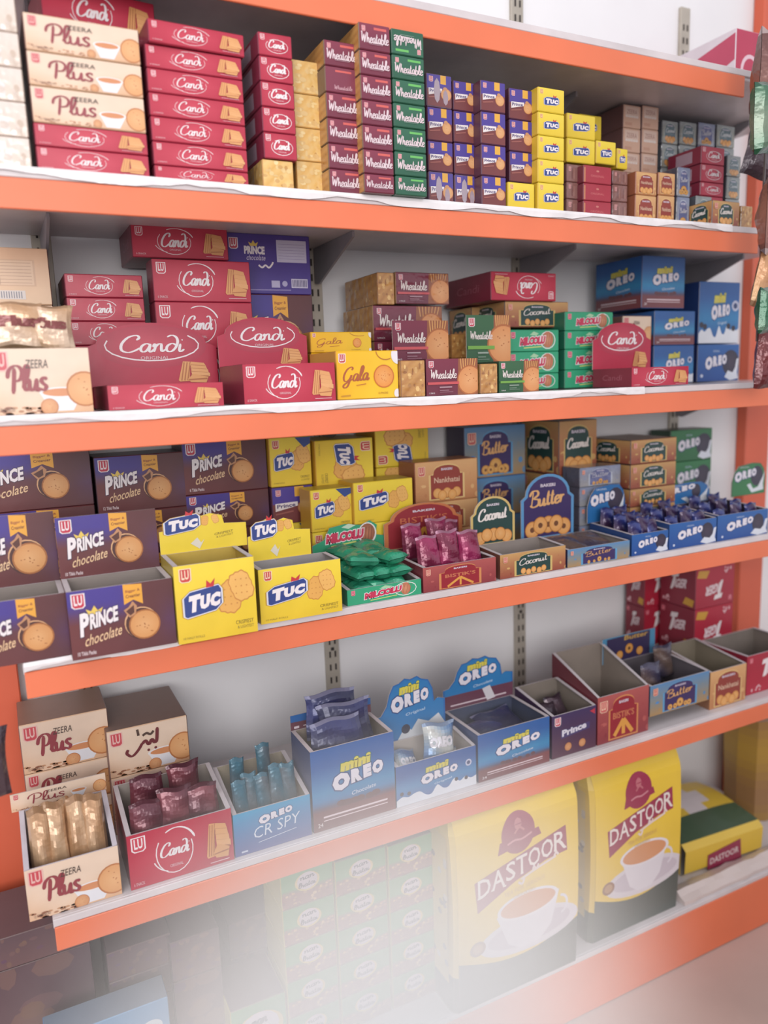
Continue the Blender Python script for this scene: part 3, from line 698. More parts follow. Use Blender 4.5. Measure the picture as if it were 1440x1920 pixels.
# ---------------------------------------------------------------- cartons
# kind: (name, category, description, front print, front/side/top colour, side print, material)
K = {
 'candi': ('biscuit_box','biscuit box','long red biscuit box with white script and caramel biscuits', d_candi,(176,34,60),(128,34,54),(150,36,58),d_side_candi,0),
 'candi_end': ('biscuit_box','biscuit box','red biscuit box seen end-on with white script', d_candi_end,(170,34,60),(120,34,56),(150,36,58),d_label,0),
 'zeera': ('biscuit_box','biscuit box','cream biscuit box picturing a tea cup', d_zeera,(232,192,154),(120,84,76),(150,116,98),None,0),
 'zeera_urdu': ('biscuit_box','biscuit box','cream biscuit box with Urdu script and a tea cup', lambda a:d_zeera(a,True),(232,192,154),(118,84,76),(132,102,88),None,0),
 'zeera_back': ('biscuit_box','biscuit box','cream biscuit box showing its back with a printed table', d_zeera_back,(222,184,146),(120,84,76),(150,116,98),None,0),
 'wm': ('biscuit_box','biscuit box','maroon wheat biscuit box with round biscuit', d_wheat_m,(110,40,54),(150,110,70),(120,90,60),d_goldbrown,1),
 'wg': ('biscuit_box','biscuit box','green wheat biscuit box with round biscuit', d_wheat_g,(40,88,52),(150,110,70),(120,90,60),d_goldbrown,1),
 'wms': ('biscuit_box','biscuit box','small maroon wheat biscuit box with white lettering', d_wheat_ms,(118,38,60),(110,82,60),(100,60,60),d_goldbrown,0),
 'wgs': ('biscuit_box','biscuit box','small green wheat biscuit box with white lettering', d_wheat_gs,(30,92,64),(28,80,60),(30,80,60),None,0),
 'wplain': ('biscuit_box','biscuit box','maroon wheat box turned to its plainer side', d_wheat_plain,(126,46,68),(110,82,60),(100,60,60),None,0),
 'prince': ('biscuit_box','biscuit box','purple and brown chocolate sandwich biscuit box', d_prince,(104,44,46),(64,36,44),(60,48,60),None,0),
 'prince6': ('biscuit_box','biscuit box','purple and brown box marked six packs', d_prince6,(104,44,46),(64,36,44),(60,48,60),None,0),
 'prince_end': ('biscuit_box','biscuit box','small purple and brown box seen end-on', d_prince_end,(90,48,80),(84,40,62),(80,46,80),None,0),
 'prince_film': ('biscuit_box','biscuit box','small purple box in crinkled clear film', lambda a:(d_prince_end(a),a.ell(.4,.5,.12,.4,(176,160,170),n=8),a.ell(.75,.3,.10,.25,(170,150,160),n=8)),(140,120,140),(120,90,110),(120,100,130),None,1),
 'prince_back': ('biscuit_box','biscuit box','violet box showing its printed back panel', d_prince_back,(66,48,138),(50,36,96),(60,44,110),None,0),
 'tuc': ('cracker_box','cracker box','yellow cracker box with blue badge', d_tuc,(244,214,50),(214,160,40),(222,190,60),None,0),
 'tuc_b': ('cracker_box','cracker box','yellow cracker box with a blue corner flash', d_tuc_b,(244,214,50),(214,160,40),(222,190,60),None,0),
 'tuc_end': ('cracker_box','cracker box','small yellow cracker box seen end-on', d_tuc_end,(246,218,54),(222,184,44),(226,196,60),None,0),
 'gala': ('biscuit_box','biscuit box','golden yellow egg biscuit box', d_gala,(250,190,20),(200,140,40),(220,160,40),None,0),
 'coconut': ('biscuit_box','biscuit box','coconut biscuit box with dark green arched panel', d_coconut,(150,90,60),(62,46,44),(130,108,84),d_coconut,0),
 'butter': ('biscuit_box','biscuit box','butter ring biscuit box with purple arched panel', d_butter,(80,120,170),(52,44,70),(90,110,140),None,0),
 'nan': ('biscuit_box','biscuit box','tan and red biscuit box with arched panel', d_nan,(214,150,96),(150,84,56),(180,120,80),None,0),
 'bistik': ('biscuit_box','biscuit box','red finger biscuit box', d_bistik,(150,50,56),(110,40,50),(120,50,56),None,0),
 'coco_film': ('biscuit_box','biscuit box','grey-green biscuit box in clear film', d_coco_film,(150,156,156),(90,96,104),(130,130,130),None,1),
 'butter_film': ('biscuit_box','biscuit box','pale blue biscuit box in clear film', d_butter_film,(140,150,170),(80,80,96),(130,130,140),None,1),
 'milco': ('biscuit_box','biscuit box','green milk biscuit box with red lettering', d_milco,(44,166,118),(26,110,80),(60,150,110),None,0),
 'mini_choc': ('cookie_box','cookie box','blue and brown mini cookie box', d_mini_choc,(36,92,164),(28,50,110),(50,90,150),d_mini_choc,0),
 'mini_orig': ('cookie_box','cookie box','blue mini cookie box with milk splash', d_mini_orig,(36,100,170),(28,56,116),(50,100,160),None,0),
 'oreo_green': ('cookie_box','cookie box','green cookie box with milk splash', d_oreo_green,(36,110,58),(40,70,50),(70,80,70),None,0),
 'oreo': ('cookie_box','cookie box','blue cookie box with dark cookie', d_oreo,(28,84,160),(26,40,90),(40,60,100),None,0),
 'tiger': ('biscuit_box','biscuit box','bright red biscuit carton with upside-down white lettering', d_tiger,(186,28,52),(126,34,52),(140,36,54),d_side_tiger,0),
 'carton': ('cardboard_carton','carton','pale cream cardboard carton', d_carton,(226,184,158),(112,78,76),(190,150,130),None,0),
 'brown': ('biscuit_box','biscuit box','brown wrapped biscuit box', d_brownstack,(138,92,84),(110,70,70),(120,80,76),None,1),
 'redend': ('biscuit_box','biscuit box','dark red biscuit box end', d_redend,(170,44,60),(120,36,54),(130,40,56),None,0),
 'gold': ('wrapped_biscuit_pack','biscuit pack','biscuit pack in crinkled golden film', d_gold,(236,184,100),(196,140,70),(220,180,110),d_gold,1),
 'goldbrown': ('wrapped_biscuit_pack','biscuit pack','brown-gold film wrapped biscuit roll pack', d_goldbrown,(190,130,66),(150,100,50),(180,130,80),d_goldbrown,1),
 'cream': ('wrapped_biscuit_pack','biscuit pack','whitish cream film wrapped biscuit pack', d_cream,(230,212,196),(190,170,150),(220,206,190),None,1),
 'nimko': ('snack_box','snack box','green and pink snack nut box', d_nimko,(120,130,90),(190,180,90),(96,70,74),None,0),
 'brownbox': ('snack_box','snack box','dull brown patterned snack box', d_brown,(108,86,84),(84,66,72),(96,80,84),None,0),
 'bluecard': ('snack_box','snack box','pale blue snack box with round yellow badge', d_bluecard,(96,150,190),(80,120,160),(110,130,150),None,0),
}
SH = {'candi': 'long red script-lettered biscuit box', 'candi_end': 'end-on red biscuit box', 'zeera': 'cream tea-cup biscuit box', 'zeera_urdu': 'cream Urdu-lettered biscuit box', 'zeera_back': 'cream box showing its printed back', 'wm': 'maroon wheat biscuit box', 'wg': 'green wheat biscuit box', 'wms': 'small maroon wheat box', 'wgs': 'small green wheat box', 'wplain': 'maroon box, plainer side out', 'prince': 'purple and brown biscuit box', 'prince6': 'purple and brown biscuit box', 'prince_end': 'small purple-brown box', 'prince_film': 'film-wrapped small purple box', 'prince_back': 'violet box showing its back', 'tuc': 'yellow cracker box, blue badge', 'tuc_b': 'yellow cracker box, blue corner', 'tuc_end': 'small yellow cracker box', 'gala': 'golden yellow biscuit box', 'coconut': 'dark-green-panel biscuit box', 'butter': 'purple-panel ring biscuit box', 'nan': 'tan red-panel biscuit box', 'bistik': 'red finger biscuit box', 'coco_film': 'film-wrapped grey-green box', 'butter_film': 'film-wrapped pale blue box', 'milco': 'green red-lettered biscuit box', 'mini_choc': 'blue and brown mini cookie box', 'mini_orig': 'blue milk-splash cookie box', 'oreo_green': 'green cookie box', 'oreo': 'plain blue cookie box', 'tiger': 'bright red biscuit carton', 'carton': 'pale cream cardboard carton', 'brown': 'brown wrapped biscuit box', 'redend': 'dark red box end', 'gold': 'golden film-wrapped pack', 'goldbrown': 'brown-gold film-wrapped pack', 'cream': 'whitish film-wrapped pack', 'nimko': 'green and pink nut box', 'brownbox': 'dull brown snack box', 'bluecard': 'pale blue snack box'}
MATS = [M_CARD, M_FILM, M_FOIL, M_BOARD, M_SACK]
_cache = {}
def make_carton(kind, w, d, h, rot=0):
    for (w2,d2,h2,ob) in _cache.setdefault((kind,rot),[]):
        if abs(w-w2)<.07*w and abs(h-h2)<.09*h and abs(d-d2)<.2*d:
            c = ob.copy(); COL.objects.link(c); c.scale = (w/w2,d/d2,h/h2); return c
    nm,cat,desc,fn,fc,sc,tc,sfn,mi = K[kind]
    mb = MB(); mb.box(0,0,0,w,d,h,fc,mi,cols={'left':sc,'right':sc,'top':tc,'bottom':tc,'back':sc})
    ee=.0011
    A = Art(mb,w-2*ee,h-2*ee,lambda x,y,o: (x+ee,-o,y+ee),rot,mi); fn(A)
    if sfn:
        A = Art(mb,d-2*ee,h-2*ee,lambda x,y,o: (-o,d-ee-x,y+ee),0,mi); sfn(A)
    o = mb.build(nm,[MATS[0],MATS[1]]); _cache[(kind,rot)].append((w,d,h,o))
    return o
GAP=.0006
def place(kind, X, Y, Z, w, d, h, label, group=None, rot=0, yaw=0.0):
    o = make_carton(kind, w-2*GAP, d, h-GAP, rot)
    o.location = (X+GAP*math.cos(yaw), Y+GAP*math.sin(yaw), Z+GAP*.5); o.rotation_euler = (0,0,yaw)
    tag(o, label, K[kind][1], group); return o
def geom(shelf, Y, xl, xr, yb, yaw=0.0):
    zs = TOP[shelf] + (.0016 if shelf in 'BC' or (shelf=='D' and xl<330) else 0)
    if Y is None:
        P = at_z(xl,yb,zs); Y = P.y; X0 = P.x; z0 = zs
    elif yb is None: z0 = zs; X0 = x_at(xl,Y,zs)
    else:
        P = at_y(xl,yb,Y); z0 = P.z; X0 = P.x
    w = bis(lambda w: proj((X0+w*math.cos(yaw),Y+w*math.sin(yaw),z0))[0]-xr, .005, .6)
    return X0, Y, z0, w, zs
def col(kind, shelf, Y, xl, xr, tops, yb=None, d=.11, where='', yaw=0.0, rot=0, fill=True, kinds=None, rots=None, desc=None, group=None):
    yaw = math.radians(yaw)
    X, Y, z0, w, zs = geom(shelf, Y, xl, xr, yb, yaw)
    nf = 0; levels = []
    zt = [z_at(t, X, Y) for t in tops]
    if z0-zs > .012 and fill:
        hh = zt[0]-z0; nf = max(1, round((z0-zs)/max(hh,.03)))
        for i in range(nf): levels.append((zs+(z0-zs)*i/nf, zs+(z0-zs)*(i+1)/nf, kind, rot))
    elif fill: z0 = zs
    z = z0
    for i,t in enumerate(zt):
        levels.append((z, t, kinds[i] if kinds else kind, rots[i] if rots else rot)); z = t
    n = len(levels); out = []
    for i,(a,b,kk,rt) in enumerate(levels):
        ds = desc or SH[kk]
        lab = ds+((', '+ORD[n-1-i]+' ') if n > 1 else ' ')+where
        out.append(place(kk, X, Y, a, w, min(d, WY-.012-Y) if abs(yaw)<.02 else d, b-a, lab, group or (SH[kk]+' stack, '+where if n>1 else None), rt, yaw))
    return X, Y, z, w

# ---------------------------------------------------------------- open display boxes
def tray_mesh(mb, w, d, h, hb, oc, ic, rc, t=.0022):
    def quad(P,c,mi): mb.poly(P,lin(c),mi)
    B=t
    # outer
    quad([(0,0,0),(w,0,0),(w,0,h),(0,0,h)],oc,0); quad([(w,d,0),(0,d,0),(0,d,hb),(w,d,hb)],oc,0)
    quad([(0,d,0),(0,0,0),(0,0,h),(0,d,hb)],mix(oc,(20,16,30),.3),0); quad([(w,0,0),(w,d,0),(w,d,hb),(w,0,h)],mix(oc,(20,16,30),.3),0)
    quad([(0,d,0),(w,d,0),(w,0,0),(0,0,0)],ic,3)
    # inner
    quad([(B,B,B),(B,B,h),(w-B,B,h),(w-B,B,B)],ic,3); quad([(w-B,d-B,B),(w-B,d-B,hb),(B,d-B,hb),(B,d-B,B)],ic,3)
    quad([(B,d-B,B),(B,d-B,hb),(B,B,h),(B,B,B)],ic,3); quad([(w-B,B,B),(w-B,B,h),(w-B,d-B,hb),(w-B,d-B,B)],ic,3)
    quad([(B,B,B),(w-B,B,B),(w-B,d-B,B),(B,d-B,B)],ic,3)
    # rims, with the pale folded-in strips down the sides
    quad([(0,0,h),(w,0,h),(w-B,B,h),(B,B,h)],rc,3); quad([(0,d,hb),(B,d-B,hb),(w-B,d-B,hb),(w,d,hb)],rc,3)
    s=min(.0065,w*.1)
    for x0,x1 in ((0,s),(w-s,w)):
        P=[(x0,0,h+.0003),(x1,.002,h+.0003),(x1,d-.002,hb+.0003),(x0,d,hb+.0003)]
        quad(P,rc,3); quad([(p[0],p[1],p[2]-.0008) for p in P][::-1],rc,3)
def flap_part(parent, x0, z0, w, h, y, outline, fn, back=(150,140,130), tilt=0.0):
    mb=MB(); t=.0016
    ca,sa=math.cos(tilt),math.sin(tilt)
    def mp(x,yy,o): return (x0+x, y+yy*sa-o*ca, z0+yy*ca+o*sa)
    P=[(p[0]*w,p[1]*h) for p in outline]
    fr=[mp(a,b,0) for a,b in P]; bk=[mp(a,b,-t) for a,b in P]
    mb.poly(fr,lin(back),0); mb.poly(bk[::-1],lin(back),3)
    n=len(P)
    for i in range(n): j=(i+1)%n; mb.poly([fr[j],fr[i],bk[i],bk[j]],lin((214,204,196)),3)
    A=Art(mb,w,h,mp,0,0,clip=False); fn(A,outline)
    return mb.build('header_flap',MATS[:4],parent)
RECT=[(0,0),(1,0),(1,1),(0,1)]
def domeo(k=.55):
    return [(0,0),(1,0),(1,k),(.92,k+.06)]+[(.5+.42*math.cos(math.radians(t)),k+.06+(.94-k)*math.sin(math.radians(t))) for t in range(15,166,15)]+[(.08,k+.06),(0,k)]
def fclip(fn):
    def f(a,o): a.clip=True; fn(a)
    return f
def fl_tuc(a,o):
    a.poly(o,(244,214,52)); cracker(a,.52,.78,.13,-10); cracker(a,.64,.80,.12,20,(244,186,96)); tuclogo(a,.06,.50,.46,.90,.10)
    a.text('CRISPIEST',.62,.36,.84,.42,(120,104,40),0,0,.1); a.text('& LIGHTEST',.64,.29,.84,.34,(150,132,50),0,0,.1)
    a.poly([(.34,.22),(.42,.36),(.46,.22),(.50,.30),(.44,.06)],(226,220,200))
O_TUC=[(0,0),(1,0),(1,.62),(.74,.66),(.72,.88),(.58,.96),(.46,.90),(.34,1.0),(.12,.86),(.06,.62),(0,.60)]
def fl_candi(a,o):
    a.poly(o,(184,34,62)); a.ell(.5,.62,.42*a.w/a.h,.34,(176,40,64),(206,72,90),22)
    a.arc(.5,.64,.36,.24,-200,40,.02,WHT); a.script('Candi',.24,.54,.74,.80,WHT,.13,.18,0); a.text('ORIGINAL',.40,.42,.62,.47,(240,210,214))
    bars(a,.68,.06,.92,.38)
def fl_mini(a,o,word='Original'):
    a.poly(o,(36,104,176)); I=[(.5+(p[0]-.5)*.95,.5+(p[1]-.5)*.95) for p in o]; a.poly(I,(40,124,188))
    if word=='Chocolate': a.poly([(0,0),(1,0),(1,.30),(0,.30)],(104,58,76)); a.line([(.1,.08),(.9,.08)],.03,(230,210,216),smooth=False); a.poly([(.55,.30),(.66,.34),(.74,.05),(.62,.02)],(226,222,226))
    else: a.poly([(.3,.0),(.42,.22),(.5,.12),(.6,.28),(.75,.2),(.9,.3),(1,.1),(1,0)],(222,226,228)); a.ell(.42,.16,.08,.08,(40,44,66),n=12)
    a.text('mini',.34,.74,.62,.90,(226,212,80),.08,.1,.06,out=(60,120,60),ow=.04); orlogo(a,.22,.48,.76,.72,.10); a.text(word,.42,.36,.70,.42,(200,224,244),.01,.1,.1)
O_MINI=[(0,0),(1,0),(1,.52),(.90,.56),(.84,.50),(.82,.74),(.76,.90),(.66,.94),(.60,1.0),(.50,.97),(.42,1.0),(.34,.94),(.26,.92),(.20,.78),(.16,.60),(.08,.46),(0,.44)]
def fl_milco(a,o):
    a.poly(o,(44,160,114)); a.ell(.76,.66,.13*a.w/a.h,.30,(236,238,234),n=18); a.ell(.76,.67,.11*a.w/a.h,.26,(150,88,64),(196,124,88),16)
    for k in range(4): a.line([(.69+.04*k,.50),(.71+.04*k,.84)],.02,(130,76,56),smooth=False)
    a.text('MILCOLU',.18,.50,.70,.76,(206,50,84),.08,.12,.05,out=WHT,ow=.07); a.poly([(.4,.9),(.5,.98),(.6,.92),(.5,.84)],(200,226,200)); a.line([(.25,.42),(.6,.48)],.04,(214,226,120),smooth=False)
    a.poly([(.50,.05),(.52,.30),(.62,.28),(.70,.02)],(220,226,214))
O_MILCO=[(0,0),(1,0),(1,.55),(.88,.60),(.90,.86),(.80,1.0),(.68,.90),(.45,.98),(.24,.92),(.16,.62),(0,.50)]
def fl_dome(base,panel,edge,word,kind,wc):
    def f(a,o):
        a.poly(o,edge); I=[(.5+(p[0]-.5)*.90,.02+p[1]*.94) for p in o]; a.poly(I,panel)
        a.text('BAKERI',.36,.80,.64,.85,(220,210,220),.04)
        if kind=='stick':
            a.text(word,.20,.56,.80,.70,wc,.0)
            for q in (-.22,-.07,.08,.22): a.line([(.5,.42),(.5+q,.12)],.07,(230,160,60),smooth=False)
        else:
            a.script(word,.16,.50,.80,.74,wc,.15,.12,.05,.5)
            for q in (-.3,0,.3,-.15,.15):
                biscuit(a,.5+q,.20 if abs(q)<.2 else .14,.14,(230,160,84),(176,108,44),3)
                if kind=='ring': a.ell(.5+q,.20 if abs(q)<.2 else .14,.045,.045,(110,64,36),n=9)
    return f
def fl_oreo(c1,c2):
    def f(a,o):
        a.poly(o,c2); a.poly([(.5+(p[0]-.5)*.95,.5+(p[1]-.5)*.95) for p in o],c1)
        a.ell(.74,.58,.28,.32,(44,40,60),(60,52,70),14); a.poly([(.45,.32),(.55,.36),(.64,.18),(.78,.22),(.92,.52),(.98,.72),(.94,.3),(.96,.12),(.6,.06)],(224,230,236))
        orlogo(a,.08,.46,.72,.74,.10); a.text('ORIGINAL',.22,.86,.5,.91,(220,230,240))
    return f
O_OREO=[(0,0),(1,0),(1,.55),(.95,.8),(.84,.97),(.6,1.0),(.2,.93),(.08,.75),(.0,.45)]
def fl_plainprint(fn): return fclip(fn)
def fl_tigerf(a,o):
    a.poly(o,(178,34,56)); rr=random.Random(3)
    for i in range(12): a.ell(.1+.3*rr.random(),.3+.4*rr.random(),.05,.04,(226,190,196),n=7); a.lay-=1
    a.nl(); a.poly([(.66,.1),(.70,.6),(.96,.66),(.94,.14)],(216,160,60))

def display(shelf, Y, xl, xr, yb, yt, d, fn, oc, label, cat='open display box', name='display_box', ic=(140,130,122), rc=(208,200,202), hb=None, flap=None, yaw=0.0, sfn=None, group=None):
    yaw=math.radians(yaw)
    X,Y,z0,w,zs=geom(shelf,Y,xl,xr,yb,yaw); z0=zs if z0-zs<.012 else z0
    h=z_at(yt,X,Y)-z0; hb=h*(hb or 1.0)
    if d is None: d=min(.15,max(.03,bis(lambda q: -(proj((X,Y+q,z0+h*.9))[0]-flap[0]), .0, .3)))
    e=empty(name,(X,Y,z0+.0004),yaw); tag(e,label,cat,group)
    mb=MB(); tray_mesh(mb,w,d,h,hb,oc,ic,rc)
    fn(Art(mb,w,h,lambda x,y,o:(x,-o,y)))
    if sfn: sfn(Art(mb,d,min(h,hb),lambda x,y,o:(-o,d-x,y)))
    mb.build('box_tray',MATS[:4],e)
    if flap:
        fx0,fx1,fyt,fout,ffn=flap[:5]; tilt=math.radians(flap[5]) if len(flap)>5 else 0
        yy=Y+d; a0=x_at(fx0,yy,z0+hb); a1=x_at(fx1,yy,z0+hb); zt=z_at(fyt,(a0+a1)/2,yy)
        flap_part(e,a0-X,hb-.001,a1-a0,max(.015,zt-z0-hb),d+.0012,fout,ffn,tilt=tilt)
    return dict(X=X,Y=Y,z=z0,w=w,d=d,h=h,hb=hb,yaw=yaw)

# ---------------------------------------------------------------- soft packets
PK={ # w,h,t, colour, colour2, text colour, word, material index
 'green':(.050,.062,.024,(46,176,130),(30,136,100),(220,240,226),'','teal green foil biscuit packet'),
 'pink':(.055,.085,.024,(160,36,88),(120,30,60),(230,200,210),'','magenta and silver foil packet'),
 'maroon':(.060,.085,.022,(92,36,50),(130,60,70),(210,180,186),'','glossy maroon biscuit packet'),
 'blue':(.048,.070,.020,(28,46,126),(60,36,70),(220,226,240),'','shiny dark blue cookie packet'),
 'teal':(.030,.105,.012,(44,110,132),(90,110,120),(200,220,230),'','thin teal film wrapper stick'),
 'choc':(.090,.070,.018,(34,42,104),(26,30,70),(214,214,224),'','dark blue mini cookie packet with barcode'),
 'orig':(.065,.075,.022,(40,96,160),(222,226,220),(240,240,246),'OREO','blue and white mini cookie packet'),
 'roll':(.034,.125,.030,(196,150,106),(214,176,136),(120,70,60),'','film wrapped cream biscuit roll'),
 'darkp':(.060,.070,.018,(58,44,56),(90,70,80),(190,180,190),'','dark crinkled biscuit packet'),
 'bakeri':(.062,.080,.020,(60,58,86),(110,90,80),(200,190,190),'','dark bakery packet'),
 'creamp':(.075,.070,.024,(222,178,134),(236,206,176),(130,60,56),'Plus','crinkled cream film biscuit packet'),
 'gold':(.070,.040,.020,(110,60,60),(226,176,100),(226,200,160),'','small brown and gold film packet'),
 'snack':(.10,.15,.045,(150,100,84),(110,70,64),(200,180,160),'','brown snack bag'),
 'snackg':(.10,.12,.045,(30,96,62),(120,140,116),(200,220,200),'','green snack bag'),
 'snackd':(.10,.14,.045,(64,50,60),(90,70,76),(190,170,170),'','dark snack bag'),
 'snacko':(.07,.16,.03,(206,150,100),(240,200,140),(230,200,170),'','golden brown snack bag'),
 'snackr':(.12,.18,.05,(112,38,40),(90,36,40),(200,150,150),'','dark red snack bag'),
}
_pc={}
def packet(kind, loc, rot, label, group=None, cat='packet', scale=1.0, name='biscuit_packet', seed=0):
    key=(kind,seed%3)
    if key not in _pc:
        w,h,t,c1,c2,tc,word,_=PK[kind]; rr=random.Random(seed%3+5); mb=MB(); nx,nz=10,14
        ph=[rr.random()*6.28 for _ in range(6)]
        def hgt(u,v):
            e=max(0,1-abs(2*u-1)**2.6)*max(0,1-abs(2*v-1)**3.5)
            return t/2*(e**.6)*(1+.14*math.sin(9*u+ph[0])*math.sin(7*v+ph[1])+.10*math.sin(17*v+ph[2]+5*u))+.0004
        def edge(u,v):
            return (u-.5)*w*(1+.05*math.sin(5*v+ph[3])-.05*(1-abs(2*v-1)**4)), v*h+.002*math.sin(8*u+ph[4])
        for side in (-1,1):
            for i in range(nx):
                for j in range(nz):
                    q=[(i/nx,j/nz),((i+1)/nx,j/nz),((i+1)/nx,(j+1)/nz),(i/nx,(j+1)/nz)]
                    P=[]
                    for u,v in q:
                        x,z=edge(u,v); P.append((x,side*hgt(u,v),z))
                    if side>0: P.reverse()
                    v=(j+.5)/nz; u=(i+.5)/nx
                    if v<.07 or v>.93: c=mix(c1,(214,210,214),.55) if kind in('pink','snack','orig','choc') else mix(c1,(20,20,20),.15)
                    else: c=mix(c1,c2,.5+.5*math.sin(4*v+3*u+ph[5]))
                    mb.poly(P,lin(c),2)
        if word:
            A=Art(mb,w,h,lambda x,y,o:(x-w/2,-hgt(min(1,max(0,x/w)),min(1,max(0,y/h)))-o*3-.0006,y),0,2)
            A.text(word,.14,.45,.86,.70,tc,.08)
        o=mb.build(name,MATS[:3],smooth=True); _pc[key]=o; first=True
    else:
        o=_pc[key].copy(); COL.objects.link(o)
    o.name=name; o.location=loc; o.rotation_euler=tuple(math.radians(r) for r in rot); o.scale=(scale,)*3
    tag(o,label,cat,group); return o
def fillp(D, kind, spots, label, group, scale=1.0):
    """spots: (fx, fy, z above tray floor, rx, ry, rz); packets are kept inside the tray walls"""
    from mathutils import Euler
    cy,sy=math.cos(D['yaw']),math.sin(D['yaw']); pw,ph,pt=PK[kind][:3]
    for i,(fx,fy,z,rx,ry,rz) in enumerate(spots):
        M=Euler((math.radians(rx),math.radians(ry),math.radians(rz))).to_matrix(); sc=scale
        for _ in range(12):
            ex=[1.06*sum(abs(M[r][c])*(pw,pt*1.2,ph)[c]*sc/2 for c in range(3)) for r in range(3)]
            if ex[0]*2<D['w']-.014 and ex[1]*2<D['d']-.007: break
            sc*=.93
        cx_=min(max(fx*D['w'],ex[0]+.0068),D['w']-ex[0]-.0068); cy_=min(max(fy*D['d'],ex[1]+.0035),D['d']-ex[1]-.0035)
        cz=.0035+z+ex[2]; off=M@Vector((0,0,ph*sc/2)); lx,ly=cx_-off.x,cy_-off.y
        packet(kind,(D['X']+lx*cy-ly*sy,D['Y']+lx*sy+ly*cy,D['z']+cz-off.z),(rx,ry,rz+math.degrees(D['yaw'])),label,group,scale=sc,seed=i)

# ---------------------------------------------------------------- tea sacks
def sack(name, X, Y, Z, w, d, h, label, yaw=0.0, cat='tea bag'):
    mb=MB(); n=26
    def yf(z):
        t=z/h; return .006*math.sin(math.pi*min(1,t))*-1.0+(max(0,t-.90)**1.4)*.9*d*4
    def yb(z): t=z/h; return d*(1-.25*t**2) if t<.9 else d*(.80-1.2*(t-.9))
    sec=[]
    for k in range(n+1):
        z=h*k/n; t=k/n; f=yf(z); b=max(yb(z),f+.006); ww=w*(1-.02*math.sin(math.pi*t)) if t<.93 else w*(1-.05*(t-.93)/.07)
        x0,x1=(w-ww)/2,(w+ww)/2; r=.008
        sec.append([(x0+r,f,z),(x1-r,f,z),(x1,f+r,z),(x1+.002*math.sin(9*t),(f+b)/2,z),(x1,b-r*.5,z),(x1-r,b,z),(x0+r,b,z),(x0,b-r*.5,z),(x0-.002*math.sin(8*t),(f+b)/2,z),(x0,f+r,z)])
    Yc=lin((236,200,64)); m=10
    for k in range(n):
        for i in range(m):
            j=(i+1)%m; c=Yc
            if k<n*.16: c=lin((70,80,66))
            mb.poly([sec[k][i],sec[k][j],sec[k+1][j],sec[k+1][i]],c,4)
    mb.poly(sec[0][::-1],Yc,4); mb.poly(sec[-1],Yc,4)
    A=Art(mb,w-.016,h,lambda x,y,o:(x+.008,yf(y)-o-.0002,y),0,4)
    # front is laid in strips so that it follows the bulge
    class S(Art):
        def put(s,pts,cols):
            ys=[p[1] for p in pts]; lo,hi=min(ys),max(ys)
            step=h/26.0
            if hi-lo<step*1.01: return Art.put(s,pts,cols)
            k0=int(lo/step); k1=int(math.ceil(hi/step))
            q=[tuple(p)+tuple(c[:3]) for p,c in zip(pts,cols)]
            for k in range(k0,k1):
                r=q
                for lim,sg in ((k*step,1),((k+1)*step,-1)):
                    o=[];nn=len(r)
                    for i in range(nn):
                        a,b=r[i],r[(i+1)%nn];da,db=(a[1]-lim)*sg,(b[1]-lim)*sg
                        if da>=0:o.append(a)
                        if (da>1e-9 and db<-1e-9) or (da<-1e-9 and db>1e-9):
                            t=da/(da-db);o.append(tuple(a[z]+(b[z]-a[z])*t for z in range(5)))
                    r=o
                    if len(r)<3:break
                if len(r)>=3: Art.put(s,[(p[0],p[1]) for p in r],[(p[2],p[3],p[4],1.0) for p in r])
    A.__class__=S; d_dastoor(A)
    # dark floral gusset
    G=Art(mb,d*.7,h*.9,lambda x,y,o:(-.0005-o,d*.86-x,y),0,4); rr=random.Random(4)
    G.rect(0,.16,1,1,(226,196,96)); G.rect(0,0,1,.16,(70,80,66))
    for i in range(16): G.ell(rr.random(),.2+.8*rr.random(),.02,.018,mix((60,44,44),(236,226,200),rr.random()),n=8)
    o=mb.build(name,MATS); o.location=(X,Y,Z+.0005); o.rotation_euler=(0,0,yaw); tag(o,label,cat); return o

# ================================================================ stock on the shelves
# ---- shelf A (only its far end is in the picture)
e_ = empty('carton_box', (0,0,0))
def carton_a():
    X,Y,z0,w,zs = geom('A',.10,1376,1432,None)
    mb=MB(); d=.20; h=z_at(52,X,.10)-TOP['A']
    w=.10
    mb.box(0,0,0,w,d,h,(214,120,140),cols={'left':(226,214,220),'right':(200,60,90)})
    A=Art(mb,d-.003,h-.003,lambda x,y,o:(-o,d-.0015-x,y+.0015)); A.bg((228,216,222))
    A.poly([(0,.1),(.35,.75),(1,.95),(1,.55),(.55,.3),(.5,0),(0,0)],(196,60,92)); A.poly([(.30,.05),(.5,.5),(.75,.35),(.6,0)],(236,224,228)); A.arc(.48,.42,.10,.2,40,320,.04,(240,224,230))
    B=Art(mb,w-.003,h-.003,lambda x,y,o:(x+.0015,-o,y+.0015)); B.bg((190,44,78)); B.ell(.4,.4,.22,.26,(236,200,210)); B.ell(.4,.4,.16,.2,(190,44,78))
    o=mb.build('gift_carton',MATS[:2]); o.location=(X,.10,TOP['A']+.0003); tag(o,'white and red carton standing on the end of the highest shelf','carton')
carton_a(); bpy.data.objects.remove(e_)

